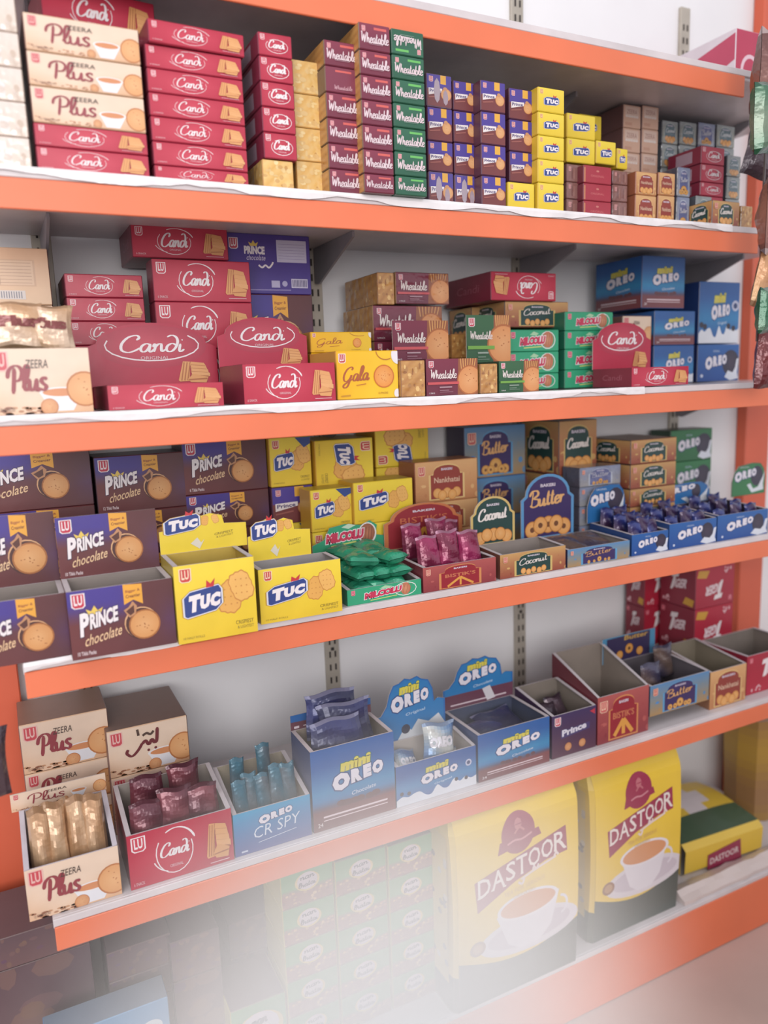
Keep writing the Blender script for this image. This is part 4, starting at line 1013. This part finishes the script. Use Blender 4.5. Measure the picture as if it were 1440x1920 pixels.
# ---- shelf B, the tall stacks
col('cream','B',.010,-30,62,[250,182,116,48,-20],d=.16,where='in the pale edge stack, tall-stack shelf')
col('zeera','B',.012,70,283,[272,228,158,92,20],d=.13,kinds=['candi','candi','zeera','zeera','zeera'],where='in the tea-cup stack, top row')
zt=z_at(22,x_at(66,.012,TOP['B']+.2),.012)
o=place('candi',x_at(80,.05,zt),.05,zt+.001,.135,.08,.052,'red biscuit box lying tilted on the cream tea-cup boxes',yaw=math.radians(6)); 
_,_,z_,_=col('candi','B',.012,290,468,[308,263,216,171,125,80],d=.13,where='in the tall long-red stack')
zt=z_; X_=x_at(268,.006,zt); w_=x_at(462,.006,zt)-X_
place('candi',X_+.006,.006,zt,w_-.006,.13,z_at(30,X_,.006)-zt,'red long box crowning the tall stack of seven long red boxes',yaw=math.radians(2))
col('gold','B',.012,493,553,[297,],d=.12,where='under the end-on red boxes')
col('candi_end','B',.010,495,559,[246,198,150,102,57],yb=296,d=.12,fill=False,where='of the five-high end-on stack')
col('gold','B',.03,557,609,[300,237,173,109],d=.10,where='in the golden column, top row')
col('wms','B',.004,618,681,[315,267,219,171,121,72],d=.16,where='in the shorter maroon column',kinds=['wms','wms','wms','wms','wplain','wms'])
col('wms','B',-.012,682.5,741,[324,278,232,185,138,91,39],d=.13,where='in the taller maroon column')
col('wgs','B',-.012,742,802,[328,282,237,191,146,100,51],d=.13,rots=[0,0,0,0,0,0,180],where='in the green column')
_k=['prince_film','prince_end','prince_end','prince_film']
col('prince_end','B',.03,804,852,[320,262,198,135],d=.11,kinds=_k,where='in the purple column beside green')
col('prince_end','B',.03,853,897,[326,266,206,149],d=.11,kinds=['prince_film']+['prince_end']*3,where='in the second purple column')
col('prince_end','B',.01,903,950,[328,269,207,148],d=.11,where='in the third purple column')
col('tuc_end','B',.01,952,1003,[340],d=.10,where='under the fourth purple column')
col('prince_end','B',.02,955,1001,[282,222,163],yb=340,d=.09,fill=False,where='in the fourth purple column')
col('tuc_end','B',.005,1008,1058,[341,297,252,208,161],d=.10,where='in the tall yellow column')
# small heap of yellow boxes on brown and red ones
_,_,zz,_=col('brown','B',.05,1061,1092,[372,340,306],d=.09,where='beside the tall yellow column')
col('redend','B',.035,1093,1146,[375,342,308],d=.10,where='under the short yellow heap')
col('brown','B',.05,1147,1176,[377,345,318],d=.09,where='beside the tan arched-panel boxes')
col('tuc_end','B',.05,1062,1116,[257,210],yb=303,d=.09,fill=False,where='of the short yellow heap')
col('tuc_end','B',.05,1117,1155,[262],yb=306,d=.09,fill=False,where='on the dark red boxes, in the middle of the heap')
col('tuc_end','B',.06,1156,1177,[277],yb=316,d=.08,fill=False,where='half hidden beside the cream cartons')
col('tuc_end','B',.145,1085,1128,[212],yb=258,d=.07,where='behind the short yellow heap')
col('carton','B',.155,1166,1200,[284,238,194],yb=322,d=.14,where='in the inner carton column')
col('carton','B',.155,1201,1233,[286,240,196],yb=324,d=.14,where='in the outer carton column')
col('nan','B',.04,1190,1230,[364,320],d=.10,where='in the tan column below the cartons')
col('nan','B',.04,1232,1264,[365,322],d=.10,where='of the second tan column')
col('butter_film','B',.06,1267,1292,[368,312],d=.07,where='beside the tan boxes')
col('coco_film','B',.06,1303,1333,[366],d=.07,where='near the shelf end, beside dark gap')
col('coco_film','B',.16,1236,1266,[313,268,224],d=.10,where='in the film column touching the cartons')
col('coco_film','B',.16,1268,1300,[314,270,226],d=.10,where='of the second back film column')
col('butter_film','B',.16,1302,1334,[316,272,228],d=.10,where='of the third back film column')
col('coco_film','B',.16,1336,1370,[318,274,232],d=.10,where='of the last back film column')
col('candi_end','B',.075,1312,1356,[340,306,272],yb=366,d=.08,where='in the film-wrapped corner of the top row')
col('coco_film','B',.09,1358,1384,[372,330,290],d=.06,where='of the thin column beside the red end boxes')
col('coconut','B',.012,1334,1386,[374],d=.055,where='at the shelf end, low in front')
col('goldbrown','B',.02,1388,1410,[385],d=.06,where='at the very end of the tall-stack shelf')

# ---- shelf C
col('zeera_back','C',.20,-80,112,[570,458],yb=690,d=.11,kinds=['zeera','zeera_back'],where='in the pile behind the cream packets',yaw=0)
D=display('C',.012,-14,176,None,655,.11,lambda a:d_zeera(a),(232,192,154),'open cream tea-cup biscuit box at the picture edge, white-lined shelf')
for i,(px,py,z) in enumerate(((40,640,0),(105,640,0),(20,640,0))):
    pass
fillp(D,'creamp',[(.2,.28,.070,-8,0,2),(.66,.3,.066,-8,3,-2),(.40,.74,.074,-6,0,0),(.85,.76,.07,-6,-3,0)],'crinkled cream film packet sticking out of the open cream tea-cup box','cream packets in the open tea-cup box',.8)
col('candi','C',.19,132,278,[602,557,512],yb=648,d=.11,where='in the pile beside the cream boxes')
col('candi','C',.17,296,478,[565,484,],yb=655,d=.043,where='in the big red pile')
X_,Y_,zt,w_=col('candi','C',.20,248,430,[418],yb=482,d=.11,fill=False,where='on the very top of the big red pile')
D=display('C',-.002,205,420,None,724,None,lambda a:d_candi(a),(176,34,60),'low red tray with the largest oval header, front of mid shelf',flap=(167,410,604,domeo(.62),fl_candi))



D=display('C',.004,459,630,None,684,None,lambda a:d_candi(a),(176,34,60),'red box with oval header, between low red tray and golden box',flap=(412,578,594,domeo(.62),fl_candi))

col('prince_back','C',.215,434,592,[550,434],yb=690,d=.10,kinds=['prince','prince_back'],where='of the pile behind the red boxes')
col('gala','C',.012,632,749,[658],d=.10,where='in front on the mid shelf')
col('gala','C',.13,582,698,[622],yb=662,d=.09,where='behind the front golden box')
D=display('C',.006,800,896,None,674,None,lambda a:d_wheat_m(a),(110,40,54),'maroon wheat biscuit display box with header, beside the golden box',flap=(738,842,600,RECT,fclip(d_wheat_m)))
col('goldbrown','C',.006,752,799,[676],d=.045,where='beside the front golden box')
col('goldbrown','C',.15,846,880,[626],yb=672,d=.06,where='behind the maroon display box')
col('wm','C',.17,702,832,[640,572],yb=700,d=.12,where='of the back maroon pile')
col('wm','C',.165,742,843,[509],yb=570,d=.13,fill=False,where='on the very top of the back maroon pile')
col('goldbrown','C',.165,708,741,[510],yb=571,d=.13,fill=False,where='end of roll beside top maroon box')
col('goldbrown','C',.006,900,934,[682],d=.04,where='beside the green wheat display box')
D=display('C',.006,936,1010,None,678,None,lambda a:d_wheat_g(a),(40,88,52),'green wheat biscuit display box with green header',flap=(876,958,590,RECT,fclip(d_wheat_g)))

col('milco','C',.13,952,1048,[702,660,618],d=.10,where='of the inner green pile')
col('milco','C',.13,1058,1148,[694,655,620,584],d=.11,where='of the outer green pile')
col('coconut','C',.16,946,1066,[564],yb=614,d=.12,where='under the upside-down red box',fill=False)
col('coconut','C',.24,884,940,[575],yb=640,d=.08,where='behind the green wheat boxes')
col('candi','C',.15,920,1043,[508],yb=563,d=.15,rot=180,fill=False,where='placed upside down on the coconut box')
D=display('C',.006,1184,1290,None,690,None,lambda a:d_candi(a),(176,34,60),'small red tray with oval header in front of the blue cartons',flap=(1112,1220,604,domeo(.62),fl_candi),sfn=d_side_candi)


col('zeera','C',.16,1166,1221,[592],yb=645,d=.08,where='behind the small oval-header box')
col('mini_choc','C',.16,1224,1300,[648,582],yb=716,d=.12,kinds=['mini_orig','mini_choc'],where='of the blue cartons beside the small oval-header box')
col('mini_choc','C',.16,1202,1283,[478],yb=578,d=.13,fill=False,where='tallest, on top of the blue cartons')
col('mini_orig','C',.16,1306,1384,[646],d=.12,where='at the bottom of the end column',kinds=['oreo'])
col('mini_orig','C',.165,1308,1384,[527],yb=645,d=.12,fill=False,where='standing tall at the end of the mid shelf')

# ---- shelf D
D=display('D',None,-62,134,1262,1140,.075,lambda a:d_prince(a),(104,44,46),'open purple and brown box cut by the picture edge',flap=(-64,113,966,RECT,fclip(d_prince)))
D=display('D',None,137,332,1240,1112,.075,lambda a:d_prince10(a),(104,44,46),'open purple and brown box beside the yellow display boxes',flap=(114,300,962,RECT,fclip(d_prince10)))


col('prince','D',.235,-60,178,[852],yb=968,d=.08,where='in the back row at the picture edge')
col('prince','D',.235,184,352,[858],yb=965,d=.08,where='in the purple stack beside the edge stack')
col('prince6','D',.235,352,508,[930,828],yb=1000,d=.08,where='of the back pile touching the yellow boxes')
D=display('D',None,336,484,1210,1064,None,lambda a:d_tuc(a),(244,214,50),'taller open yellow cracker box with cut-out badge header',ic=(190,160,60),flap=(302,464,960,O_TUC,fl_tuc))
D=display('D',None,490,642,1172,1070,.055,lambda a:d_tuc(a),(244,214,50),'lower open yellow cracker box beside the green packet tray',ic=(150,146,144),flap=(468,584,968,O_TUC,fl_tuc))
col('tuc_b','D',.225,512,590,[915,822],yb=985,d=.09,kinds=['prince_end','tuc_b'],where='of the narrow column beside the purple boxes')
col('tuc','D',.215,593,702,[827],yb=914,d=.10,rot=270,where='turned on its side, back row')
col('tuc','D',.235,704,805,[806],yb=878,d=.085,rot=90,where='turned on its side beside the dark gap')
col('tuc_b','D',.16,584,662,[920],yb=1000,d=.05,where='behind the green packet tray')
col('tuc','D',.15,664,776,[906],yb=985,d=.06,where='behind the green packet tray header')
D=display('D',.006,652,790,None,1108,None,lambda a:d_milco(a),(44,166,118),'green tray heaped with green foil packets',hb=1.5,ic=(120,130,120),flap=(588,722,980,O_MILCO,fl_milco))
fillp(D,'green',[(0.15, 0.17, 0.002, -88, 0, 6), (0.47, 0.16, 0.002, -92, 0, -14), (0.81, 0.2, 0.002, -88, -4, -14), (0.15, 0.56, 0.003, -84, 4, 14), (0.52, 0.5, 0.003, -88, 0, 14), (0.8, 0.53, 0.003, -92, 0, 96), (0.15, 0.82, 0.004, -88, -4, 96), (0.53, 0.8, 0.004, -88, 4, 14), (0.86, 0.84, 0.004, -88, 0, 96), (0.15, 0.2, 0.021, -84, 0, 14), (0.53, 0.16, 0.021, -84, 0, 14), (0.83, 0.21, 0.021, -92, 0, 6), (0.21, 0.5, 0.022, -88, -4, 80), (0.48, 0.51, 0.022, -92, 4, 14), (0.84, 0.5, 0.022, -88, -4, -14), (0.19, 0.82, 0.023, -92, 4, 6), (0.47, 0.87, 0.023, -88, 0, -14), (0.79, 0.86, 0.023, -88, 4, 14), (0.29, 0.18, 0.04, -84, 4, 80), (0.71, 0.23, 0.04, -92, -4, 14), (0.34, 0.55, 0.041, -88, -4, 14), (0.67, 0.56, 0.041, -88, 4, -14), (0.32, 0.84, 0.042, -88, 0, 14), (0.69, 0.84, 0.042, -84, 0, 6)],'teal green foil packet heaped in the green tray','green foil packets in the green tray',.8)
D=display('D',.006,794,930,None,1066,None,lambda a:d_bistik(a),(150,50,56),'red tray of magenta foil packets',hb=1.1,ic=(110,60,60),flap=(722,868,942,domeo(.6),fl_dome((150,44,48),(150,36,44),(206,120,70),"BISTIK'S",'stick',(206,110,70))))
fillp(D,'pink',[(.18,.25,.012,-14,0,0),(.50,.27,.016,-12,0,2),(.82,.25,.012,-14,0,-3),(.25,.72,.022,-10,0,3),(.6,.72,.026,-10,0,0),(.9,.74,.02,-10,0,-3)],'magenta packet with silver end standing in the red tray','magenta foil packets in the red tray',.74)
col('nan','D',.172,780,897,[946,868],yb=1000,d=.06,where='of the tan pile behind the red tray')
D=display('D',.008,938,1060,None,1042,.07,lambda a:d_coconut(a),(150,84,60),'low coconut biscuit tray with dark green panel at the front',hb=1.1,flap=(884,966,930,domeo(.62),fl_dome(0,(28,62,58),(214,184,110),'Coconut','round',(236,228,220))))
fillp(D,'bakeri',[(.25,.45,.0,-78,0,5),(.75,.5,.0,-78,0,-5)],'dark bakery packet lying in the coconut tray','dark packets in the coconut tray')
D=display('D',.008,1064,1180,None,1032,.10,lambda a:d_butter(a),(64,60,100),'low butter ring tray beside the blue packet trays',hb=1.1,flap=(978,1076,888,domeo(.62),fl_dome(0,(50,36,90),(86,150,200),'Butter','ring',(232,176,110))))
fillp(D,'bakeri',[(.26,.5,.0,-78,0,3),(.75,.5,.0,-78,0,-3)],'dark bakery packet lying in the butter ring tray','dark packets in the butter ring tray')
col('butter','D',.250,872,986,[900,802],yb=975,d=.066,where='of the back pile beside the tan boxes')
col('coconut','D',.19,1047,1118,[892,790],yb=965,d=.12,where='of the back pile beside the purple panel boxes')
col('butter_film','D',.135,1086,1164,[878],yb=915,d=.05,where='behind the butter ring header',desc='light blue lidded biscuit box')
col('coconut','D',.12,1180,1266,[918,872,826],yb=952,d=.13,where='of the pile of low coconut boxes')
col('oreo_green','D',.255,1254,1332,[868,808],yb=930,d=.06,where='of the green cookie boxes behind the blue packets')
for i,(xl,xr,yb,yt,fl) in enumerate(((1184,1252,1040,1004,(1102,1172,908)),(1254,1342,1026,984,(1232,1330,905)),(1344,1438,1012,968,(1372,1434,868)))):
    g=fl_oreo((30,104,170),(28,90,156)) if i<2 else fl_oreo((44,122,66),(34,100,54))
    D=display('D',.01,xl,xr,None,yt,.11,lambda a:d_oreo(a),(28,76,150),['blue cookie tray beside the butter ring tray','middle blue cookie tray of shiny packets','last blue cookie tray, green header behind it'][i],hb=1.15,ic=(60,50,70),flap=(fl[0],fl[1],fl[2],O_OREO,g))
    fillp(D,'blue',[(.18,.16,.004,-8,0,0),(.52,.18,.010,-7,3,3),(.84,.16,.006,-9,-3,-3),(.2,.5,.012,-6,0,2),(.55,.52,.014,-7,0,0),(.86,.5,.010,-6,0,0),(.3,.84,.018,-6,4,0),(.7,.84,.018,-6,-3,0)],'shiny dark blue cookie packet standing in the '+['first','middle','last'][i]+' blue tray','blue cookie packets in the '+['first','middle','last'][i]+' blue tray',.7)

# ---- shelf E
D=display('E',.012,57,230,1735,1635,.10,lambda a:d_zeera(a),(232,192,154),'open cream tray of film-wrapped rolls',hb=1.45,flap=(22,200,1470,RECT,fclip(d_zeera)),ic=(184,170,170),rc=(210,204,212))
fillp(D,'roll',[(.15,.4,.004,-16,0,2),(.38,.42,.006,-16,0,1),(.61,.42,.006,-16,0,-1),(.85,.4,.004,-16,0,-2)],'film wrapped cream biscuit roll standing in the open cream tray','biscuit rolls in the open cream tray',.92)

col('zeera','E',.18,44,210,[1362],yb=1455,d=.10,where='behind the open roll tray')
col('zeera_urdu','E',.16,214,364,[1462,1374],yb=1540,d=.14,where='behind the open red carton')
D=display('E',.012,247,440,1678,1570,.12,lambda a:d_candi(a),(170,34,60),'open red carton full of dark packets, second on the shelf',ic=(170,160,150),hb=1.2)
fillp(D,'maroon',[(.17,.25,.03,-12,0,2),(.50,.27,.036,-12,3,0),(.83,.25,.034,-12,0,-3),(.3,.72,.04,-8,0,0),(.68,.74,.044,-8,0,3)],'glossy maroon packet standing in the open red carton','maroon packets in the open red carton',.82)
D=display('E',.014,442,585,1612,1530,.11,lambda a:d_crispy(a),(44,110,170),'light blue tray with thin white lettering and film sticks',ic=(176,164,140),hb=1.35)
fillp(D,'teal',[(.12,.25,.01,-8,0,4),(.30,.30,.014,-10,2,0),(.48,.28,.01,-8,-3,3),(.66,.3,.018,-10,2,0),(.85,.28,.016,-8,-2,0),(.62,.7,.034,-8,0,4),(.25,.7,.02,-8,3,0)],'thin teal film stick standing in the light blue tray','teal film sticks in the light blue tray',.8)
D=display('E',.014,589,742,1560,1412,None,lambda a:d_mini_choc(a),(34,70,140),'tall open blue and brown mini cookie box',ic=(150,136,120),rc=(214,200,200),flap=(546,696,1325,RECT,lambda a,o:(a.poly(o,(104,58,70)),a.poly([(0,.55),(.3,.5),(.6,.62),(1,.55),(1,1),(0,1)],(40,100,170)),a.line([(.15,.2),(.95,.24)],.06,(230,214,220),smooth=False),a.rect(.04,.1,.1,.25,(230,214,220)))))
fillp(D,'choc',[(.35,.22,.085,-14,0,3),(.55,.52,.10,-14,0,-3),(.45,.80,.115,-10,0,0)],'dark blue mini cookie packet poking out of the tall box','mini cookie packets in the tall box')
D=display('E',.014,744,893,1508,1440,None,lambda a:d_mini_orig(a),(36,90,160),'blue mini cookie tray with milk splash and cloud header',ic=(196,186,176),rc=(214,206,206),hb=1.1,flap=(706,836,1270,O_MINI,fl_mini))
fillp(D,'orig',[(.25,.45,.012,-40,15,10),(.62,.3,.03,-12,6,0),(.85,.5,.006,-50,-10,-20)],'blue and white mini cookie packet in the milk splash tray','packets in the milk splash tray',.95)
D=display('E',.014,897,1030,1458,1380,None,lambda a:d_mini_choc(a),(34,80,150),'blue and brown mini cookie tray with cloud header',ic=(60,70,96),rc=(206,196,196),flap=(832,962,1232,O_MINI,lambda a,o:fl_mini(a,o,'Chocolate')))
fillp(D,'choc',[(.28,.35,.03,-70,0,0),(.74,.6,.035,-70,0,8)],'dark mini cookie packet lying in the chocolate cloud-header tray','packets in the chocolate cloud-header tray')
D=display('E',.016,1035,1117,1420,1345,.11,d_prince_dark,(70,44,80),'narrow dark open biscuit box marked with white lettering',ic=(130,120,108),hb=1.2)
fillp(D,'darkp',[(.35,.5,.015,-30,0,0),(.7,.6,.02,-30,0,10)],'dark crinkled packet inside the narrow dark box','packets in the narrow dark box',.8)
D=display('E',.016,1120,1215,1388,1310,.13,lambda a:d_bistik(a),(140,50,56),'open red finger biscuit box with pale lining',ic=(140,128,116),rc=(206,198,200),hb=1.5)
D=display('E',.016,1218,1328,1345,1288,.12,lambda a:d_butter(a),(60,90,120),'open blue butter ring tray with torn edge',ic=(90,84,90),hb=1.1,flap=(1130,1228,1188,RECT,lambda a,o:(a.poly(o,(70,140,180)),a.poly([(.08,0),(.08,.95),(.9,.98),(.9,0)],(46,38,76)),a.text('Butter',.40,.78,.85,.97,(206,160,70),.02,.2),biscuit(a,.5,.42,.2,(222,150,60),(180,110,40)),a.ell(.5,.42,.07,.07,(90,50,30),n=9),biscuit(a,.32,.24,.17,(222,150,60),(180,110,40)),biscuit(a,.70,.24,.17,(222,150,60),(180,110,40)))))
fillp(D,'bakeri',[(.2,.28,.016,-6,0,0),(.8,.72,.02,-6,0,0)],'dark bakery packet standing in the torn blue tray','packets in the torn blue tray',.85)
D=display('E',.02,1330,1397,1322,1262,.13,lambda a:(d_nan(a)),(206,140,90),'small tan open box with arched panel, beside the red carton',ic=(130,120,100),hb=1.2)
D=display('E',.03,1398,1500,1305,1232,.12,lambda a:d_tiger(a),(182,30,52),'open bright red carton at the picture edge, white rim',ic=(130,120,110),rc=(214,206,210))
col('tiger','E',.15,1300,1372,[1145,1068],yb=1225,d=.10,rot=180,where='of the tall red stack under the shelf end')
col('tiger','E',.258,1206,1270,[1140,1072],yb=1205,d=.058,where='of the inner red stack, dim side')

# ---- shelf F
zF=TOP['F']
def sackpx(xl,xr,ybl,yt,d,label,yaw=0):
    P=at_z(xl,ybl,zF); yw=math.radians(yaw)
    w=bis(lambda w: proj((P.x+w*math.cos(yw),P.y+w*math.sin(yw),zF))[0]-xr,.02,.6)
    h=z_at(yt,P.x,P.y)-zF
    sack('tea_bag',P.x,P.y,zF,w,d,h,label,yw)
sackpx(852,1085,1905,1545,.09,'large yellow tea bag with cup picture, the nearer one')
sackpx(1105,1272,1772,1462,.09,'large yellow tea bag with cup picture, the farther one')
for c_,(xl,xr) in enumerate(((545,640),(642,735),(737,818))):
    X,Y,z0,w,zs=geom('F',.06+.0*c_,xl,xr,None)
    h=(z_at((1640,1618,1588)[c_],X,Y)-zs)/5
    for i in range(5):
        place('nimko',X,Y,zs+i*h,w,.10,h,'green and pink nut box, '+ORD[4-i]+' of '+('the column beside brown boxes','the middle column of green boxes','the column touching a tea bag')[c_],'green and pink nut snack boxes')
col('nimko','F',.06,440,543,[1900],d=.10,where='alone below the dull brown boxes')
col('brownbox','F',.14,-40,200,[1850,1790],d=.12,where='of the dark heap under the cream rolls')
col('brownbox','F',.12,210,330,[1845,1790],yb=1900,d=.12,where='of the second dark heap')
col('bluecard','F',.05,110,335,[1955],d=.05,where='low under the dark boxes')
col('brownbox','F',.10,340,430,[1845,1770],d=.12,where='between pale blue box and green boxes')
col('brownbox','F',.17,440,520,[1800,1735],d=.12,where='behind the single green box')
# tea bag lying on its back, and folded plastic
def lying():
    A_=at_z(1283,1648,zF); B_=at_z(1427,1597,zF); yw=math.atan2(B_.y-A_.y,B_.x-A_.x); w=(B_-A_).length
    h1=z_at(1590,A_.x,A_.y)-zF; mb=MB(); d=.17; h2=h1*1.35
    c=(236,198,60); P=lambda x,y,z:(x,y,z)
    r=.01
    mb.poly([P(0,0,r),P(w,0,r),P(w,-.002,h1*.85),P(0,-.002,h1*.85)],lin(c),4)
    mb.poly([P(0,.01,0),P(w,.01,0),P(w,0,r),P(0,0,r)],lin(c),4)
    n=8
    def top(u,v): return (w*u*(1-.12*v)+.06*w*v, .012+d*v, h1+(h2-h1)*math.sin(v*1.6)*(1-.3*abs(2*u-1)**3)-.02*max(0,v-.7)*3*h1/.05*.3)
    mb.poly([P(0,-.002,h1*.85),P(w,-.002,h1*.85),top(1,0),top(0,0)],lin(c),4)
    for i in range(n):
        for j in range(n):
            q=[(i/n,j/n),((i+1)/n,j/n),((i+1)/n,(j+1)/n),(i/n,(j+1)/n)]
            u,v=(i+.5)/n,(j+.5)/n
            cc=(54,84,58) if v<.32 else ((228,220,222) if math.hypot((u-.45)*1.1,(v-.62)*1.3)<.28 else c)
            mb.poly([top(*a) for a in q],lin(cc),4)
    for s,u in ((-1,0),(1,1)):
        for j in range(n):
            a=top(u,j/n);b=top(u,(j+1)/n); Q=[a,b,(b[0],b[1],0),(a[0],a[1],0)]
            if s>0:Q.reverse()
            mb.poly(Q,lin(c),4)
    a=top(0,1);b=top(1,1); mb.poly([b,a,(a[0],a[1],0),(b[0],b[1],0)],lin(c),4)
    T=Art(mb,w,h1*.85,lambda x,y,o:(x,-.0022-o,y),0,4); T.poly([(.28,.05),(.72,.05),(.70,.85),(.28,.62)],(150,42,72)); T.text('DASTOOR',.31,.22,.68,.46,(232,214,210),.02,0,.1)
    o=mb.build('tea_bag',MATS); o.location=(A_.x,A_.y,zF+.0005); o.rotation_euler=(0,0,yw); tag(o,'yellow tea bag lying on its back beside the standing ones','tea bag')
lying()
def sheet():
    mb=MB(); A_=at_z(1290,1704,zF); n=14; rr=random.Random(6); w=.36; d=.05
    G=[[ (w*i/n, d*j/4+.004*rr.random(), .006+.012*(1-abs(2*j/4-1))+.003*rr.random()) for j in range(5)] for i in range(n+1)]
    c=lin((222,206,200))
    for i in range(n):
        for j in range(4): mb.poly([G[i][j],G[i+1][j],G[i+1][j+1],G[i][j+1]],c,4)
        mb.poly([(G[i][0][0],G[i][0][1],0),(G[i+1][0][0],G[i+1][0][1],0),G[i+1][0],G[i][0]],c,4)
    mb.poly([(0,G[0][0][1],0)]+G[0][:]+[(0,G[0][4][1],0)],c,4)
    o=mb.build('folded_plastic_roll',MATS,smooth=True); o.location=(A_.x,max(.004,A_.y-.0),zF+.0003); tag(o,'whitish folded plastic lying along the lowest shelf edge before the flat tea bag','plastic')
sheet()
# yellow sack beyond the orange post
def far_sack():
    X=x_at(1409,.16,H-.77); mb=MB(); w,d,h=.16,.12,z_at(1352,X,.16)-zF
    n=12
    for k in range(n):
        for i in range(10):
            def q(k,i):
                a=2*math.pi*i/10; s=1+.03*math.sin(5*k/n+i); e=lambda v: math.copysign(abs(v)**.5,v)
                return (w/2+w/2*s*e(math.cos(a)),d/2+d/2*s*e(math.sin(a)),h*k/n)
            mb.poly([q(k,i),q(k,(i+1)%10),q(k+1,(i+1)%10),q(k+1,i)],lin(mix((190,150,60),(160,120,76),.5+.5*math.sin(k*.6))),4)
    mb.poly([q(n,i) for i in range(10)],lin((150,110,60)),4)
    o=mb.build('snack_sack',MATS,smooth=True); o.location=(X,.13,zF+.0005); tag(o,'tall dull yellow sack at the picture edge below the last shelves','sack')
far_sack()
# packets hanging on a cord beside the shelf ends
hx=x_at(1432,-.07,H+.3)
mb=MB(); 
zc=z_at(640,hx,-.07)
for i in range(16):
    mb.box(hx-.0015,-.0715,zc+i*.075,hx+.0015,-.0685,zc+(i+1)*.075,(90,80,80),bev=0)
tag(mb.build('hanging_rope',[M_CARD]),'thin dark rope the snack bags beside the shelf ends hang from','rope')
for kind,px,py,rz,ry,sc,lab in (('snack',1436,252,20,4,1.0,'brown snack bag hanging highest on the cord by the shelf ends'),
    ('snackd',1420,335,-10,12,.75,'small dark snack bag hanging behind the green one'),
    ('snackg',1440,290,10,-5,.85,'green snack bag hanging beside the tall-stack shelf'),
    ('snack',1440,480,30,0,.8,'crumpled brown snack bag hanging at the second shelf end'),
    ('snacko',1424,578,0,14,.72,'golden brown snack bag hanging diagonally'),
    ('snackg',1436,625,15,0,.6,'small green snack bag hanging below the golden one'),
    ('snackr',1440,728,0,2,.62,'dark red snack bag hanging lowest by the mid shelf')):
    P=at_y(px,py,{'snackd':-.02,'snackg':-.13}.get(kind,-.075))
    packet(kind,(P.x,P.y,P.z),(0,ry,rz),lab,None,'snack bag',sc,'hanging_snack_bag',seed=hash(lab)%3 if False else len(lab)%3)
# purple and brown packet hanging at the picture edge by the red-orange post
P=at_y(2,1494,-.03); packet('snackd',(P.x-.02,P.y,P.z),(0,3,8),'dark glossy snack bag hanging in front of the wide red-orange post',None,'snack bag',.62,'hanging_snack_bag',seed=1)

# ---- added scattering volume imitating veiling glare over the bottom shelf
def glare_volume():
    c0=at_y(720,2060,-.34); r=.48
    bpy.ops.mesh.primitive_uv_sphere_add(segments=24,ring_count=12,radius=1.0,location=(0,0,0)); o=bpy.context.object
    o.name='glare_volume'; o.data.name='glare_volume'; o.location=c0; o.scale=(r*.95,.27,r)
    m=bpy.data.materials.new('pale_glare_scatter'); m.use_nodes=True; nt=m.node_tree; nt.nodes.clear()
    out=nt.nodes.new('ShaderNodeOutputMaterial'); vs=nt.nodes.new('ShaderNodeVolumeScatter'); vs.inputs['Color'].default_value=(1.0,.94,.89,1)
    vs.inputs['Anisotropy'].default_value=-0.5
    tc=nt.nodes.new('ShaderNodeTexCoord'); ln=nt.nodes.new('ShaderNodeVectorMath'); ln.operation='LENGTH'; nt.links.new(tc.outputs['Object'],ln.inputs[0])
    mr=nt.nodes.new('ShaderNodeMapRange'); mr.inputs[1].default_value=0.0; mr.inputs[2].default_value=1.0; mr.inputs[3].default_value=1.0; mr.inputs[4].default_value=0.0
    pw=nt.nodes.new('ShaderNodeMath'); pw.operation='POWER'; pw.inputs[1].default_value=1.8
    ml=nt.nodes.new('ShaderNodeMath'); ml.operation='MULTIPLY'; ml.inputs[1].default_value=9.5
    nt.links.new(ln.outputs['Value'],mr.inputs[0]); nt.links.new(mr.outputs[0],pw.inputs[0]); nt.links.new(pw.outputs[0],ml.inputs[0])
    nt.links.new(ml.outputs[0],vs.inputs['Density']); nt.links.new(vs.outputs[0],out.inputs['Volume'])
    o.data.materials.append(m); tag(o,'pale scattering volume added low before the lowest shelf to imitate veiling glare','glare_volume',kind='stuff')
glare_volume()
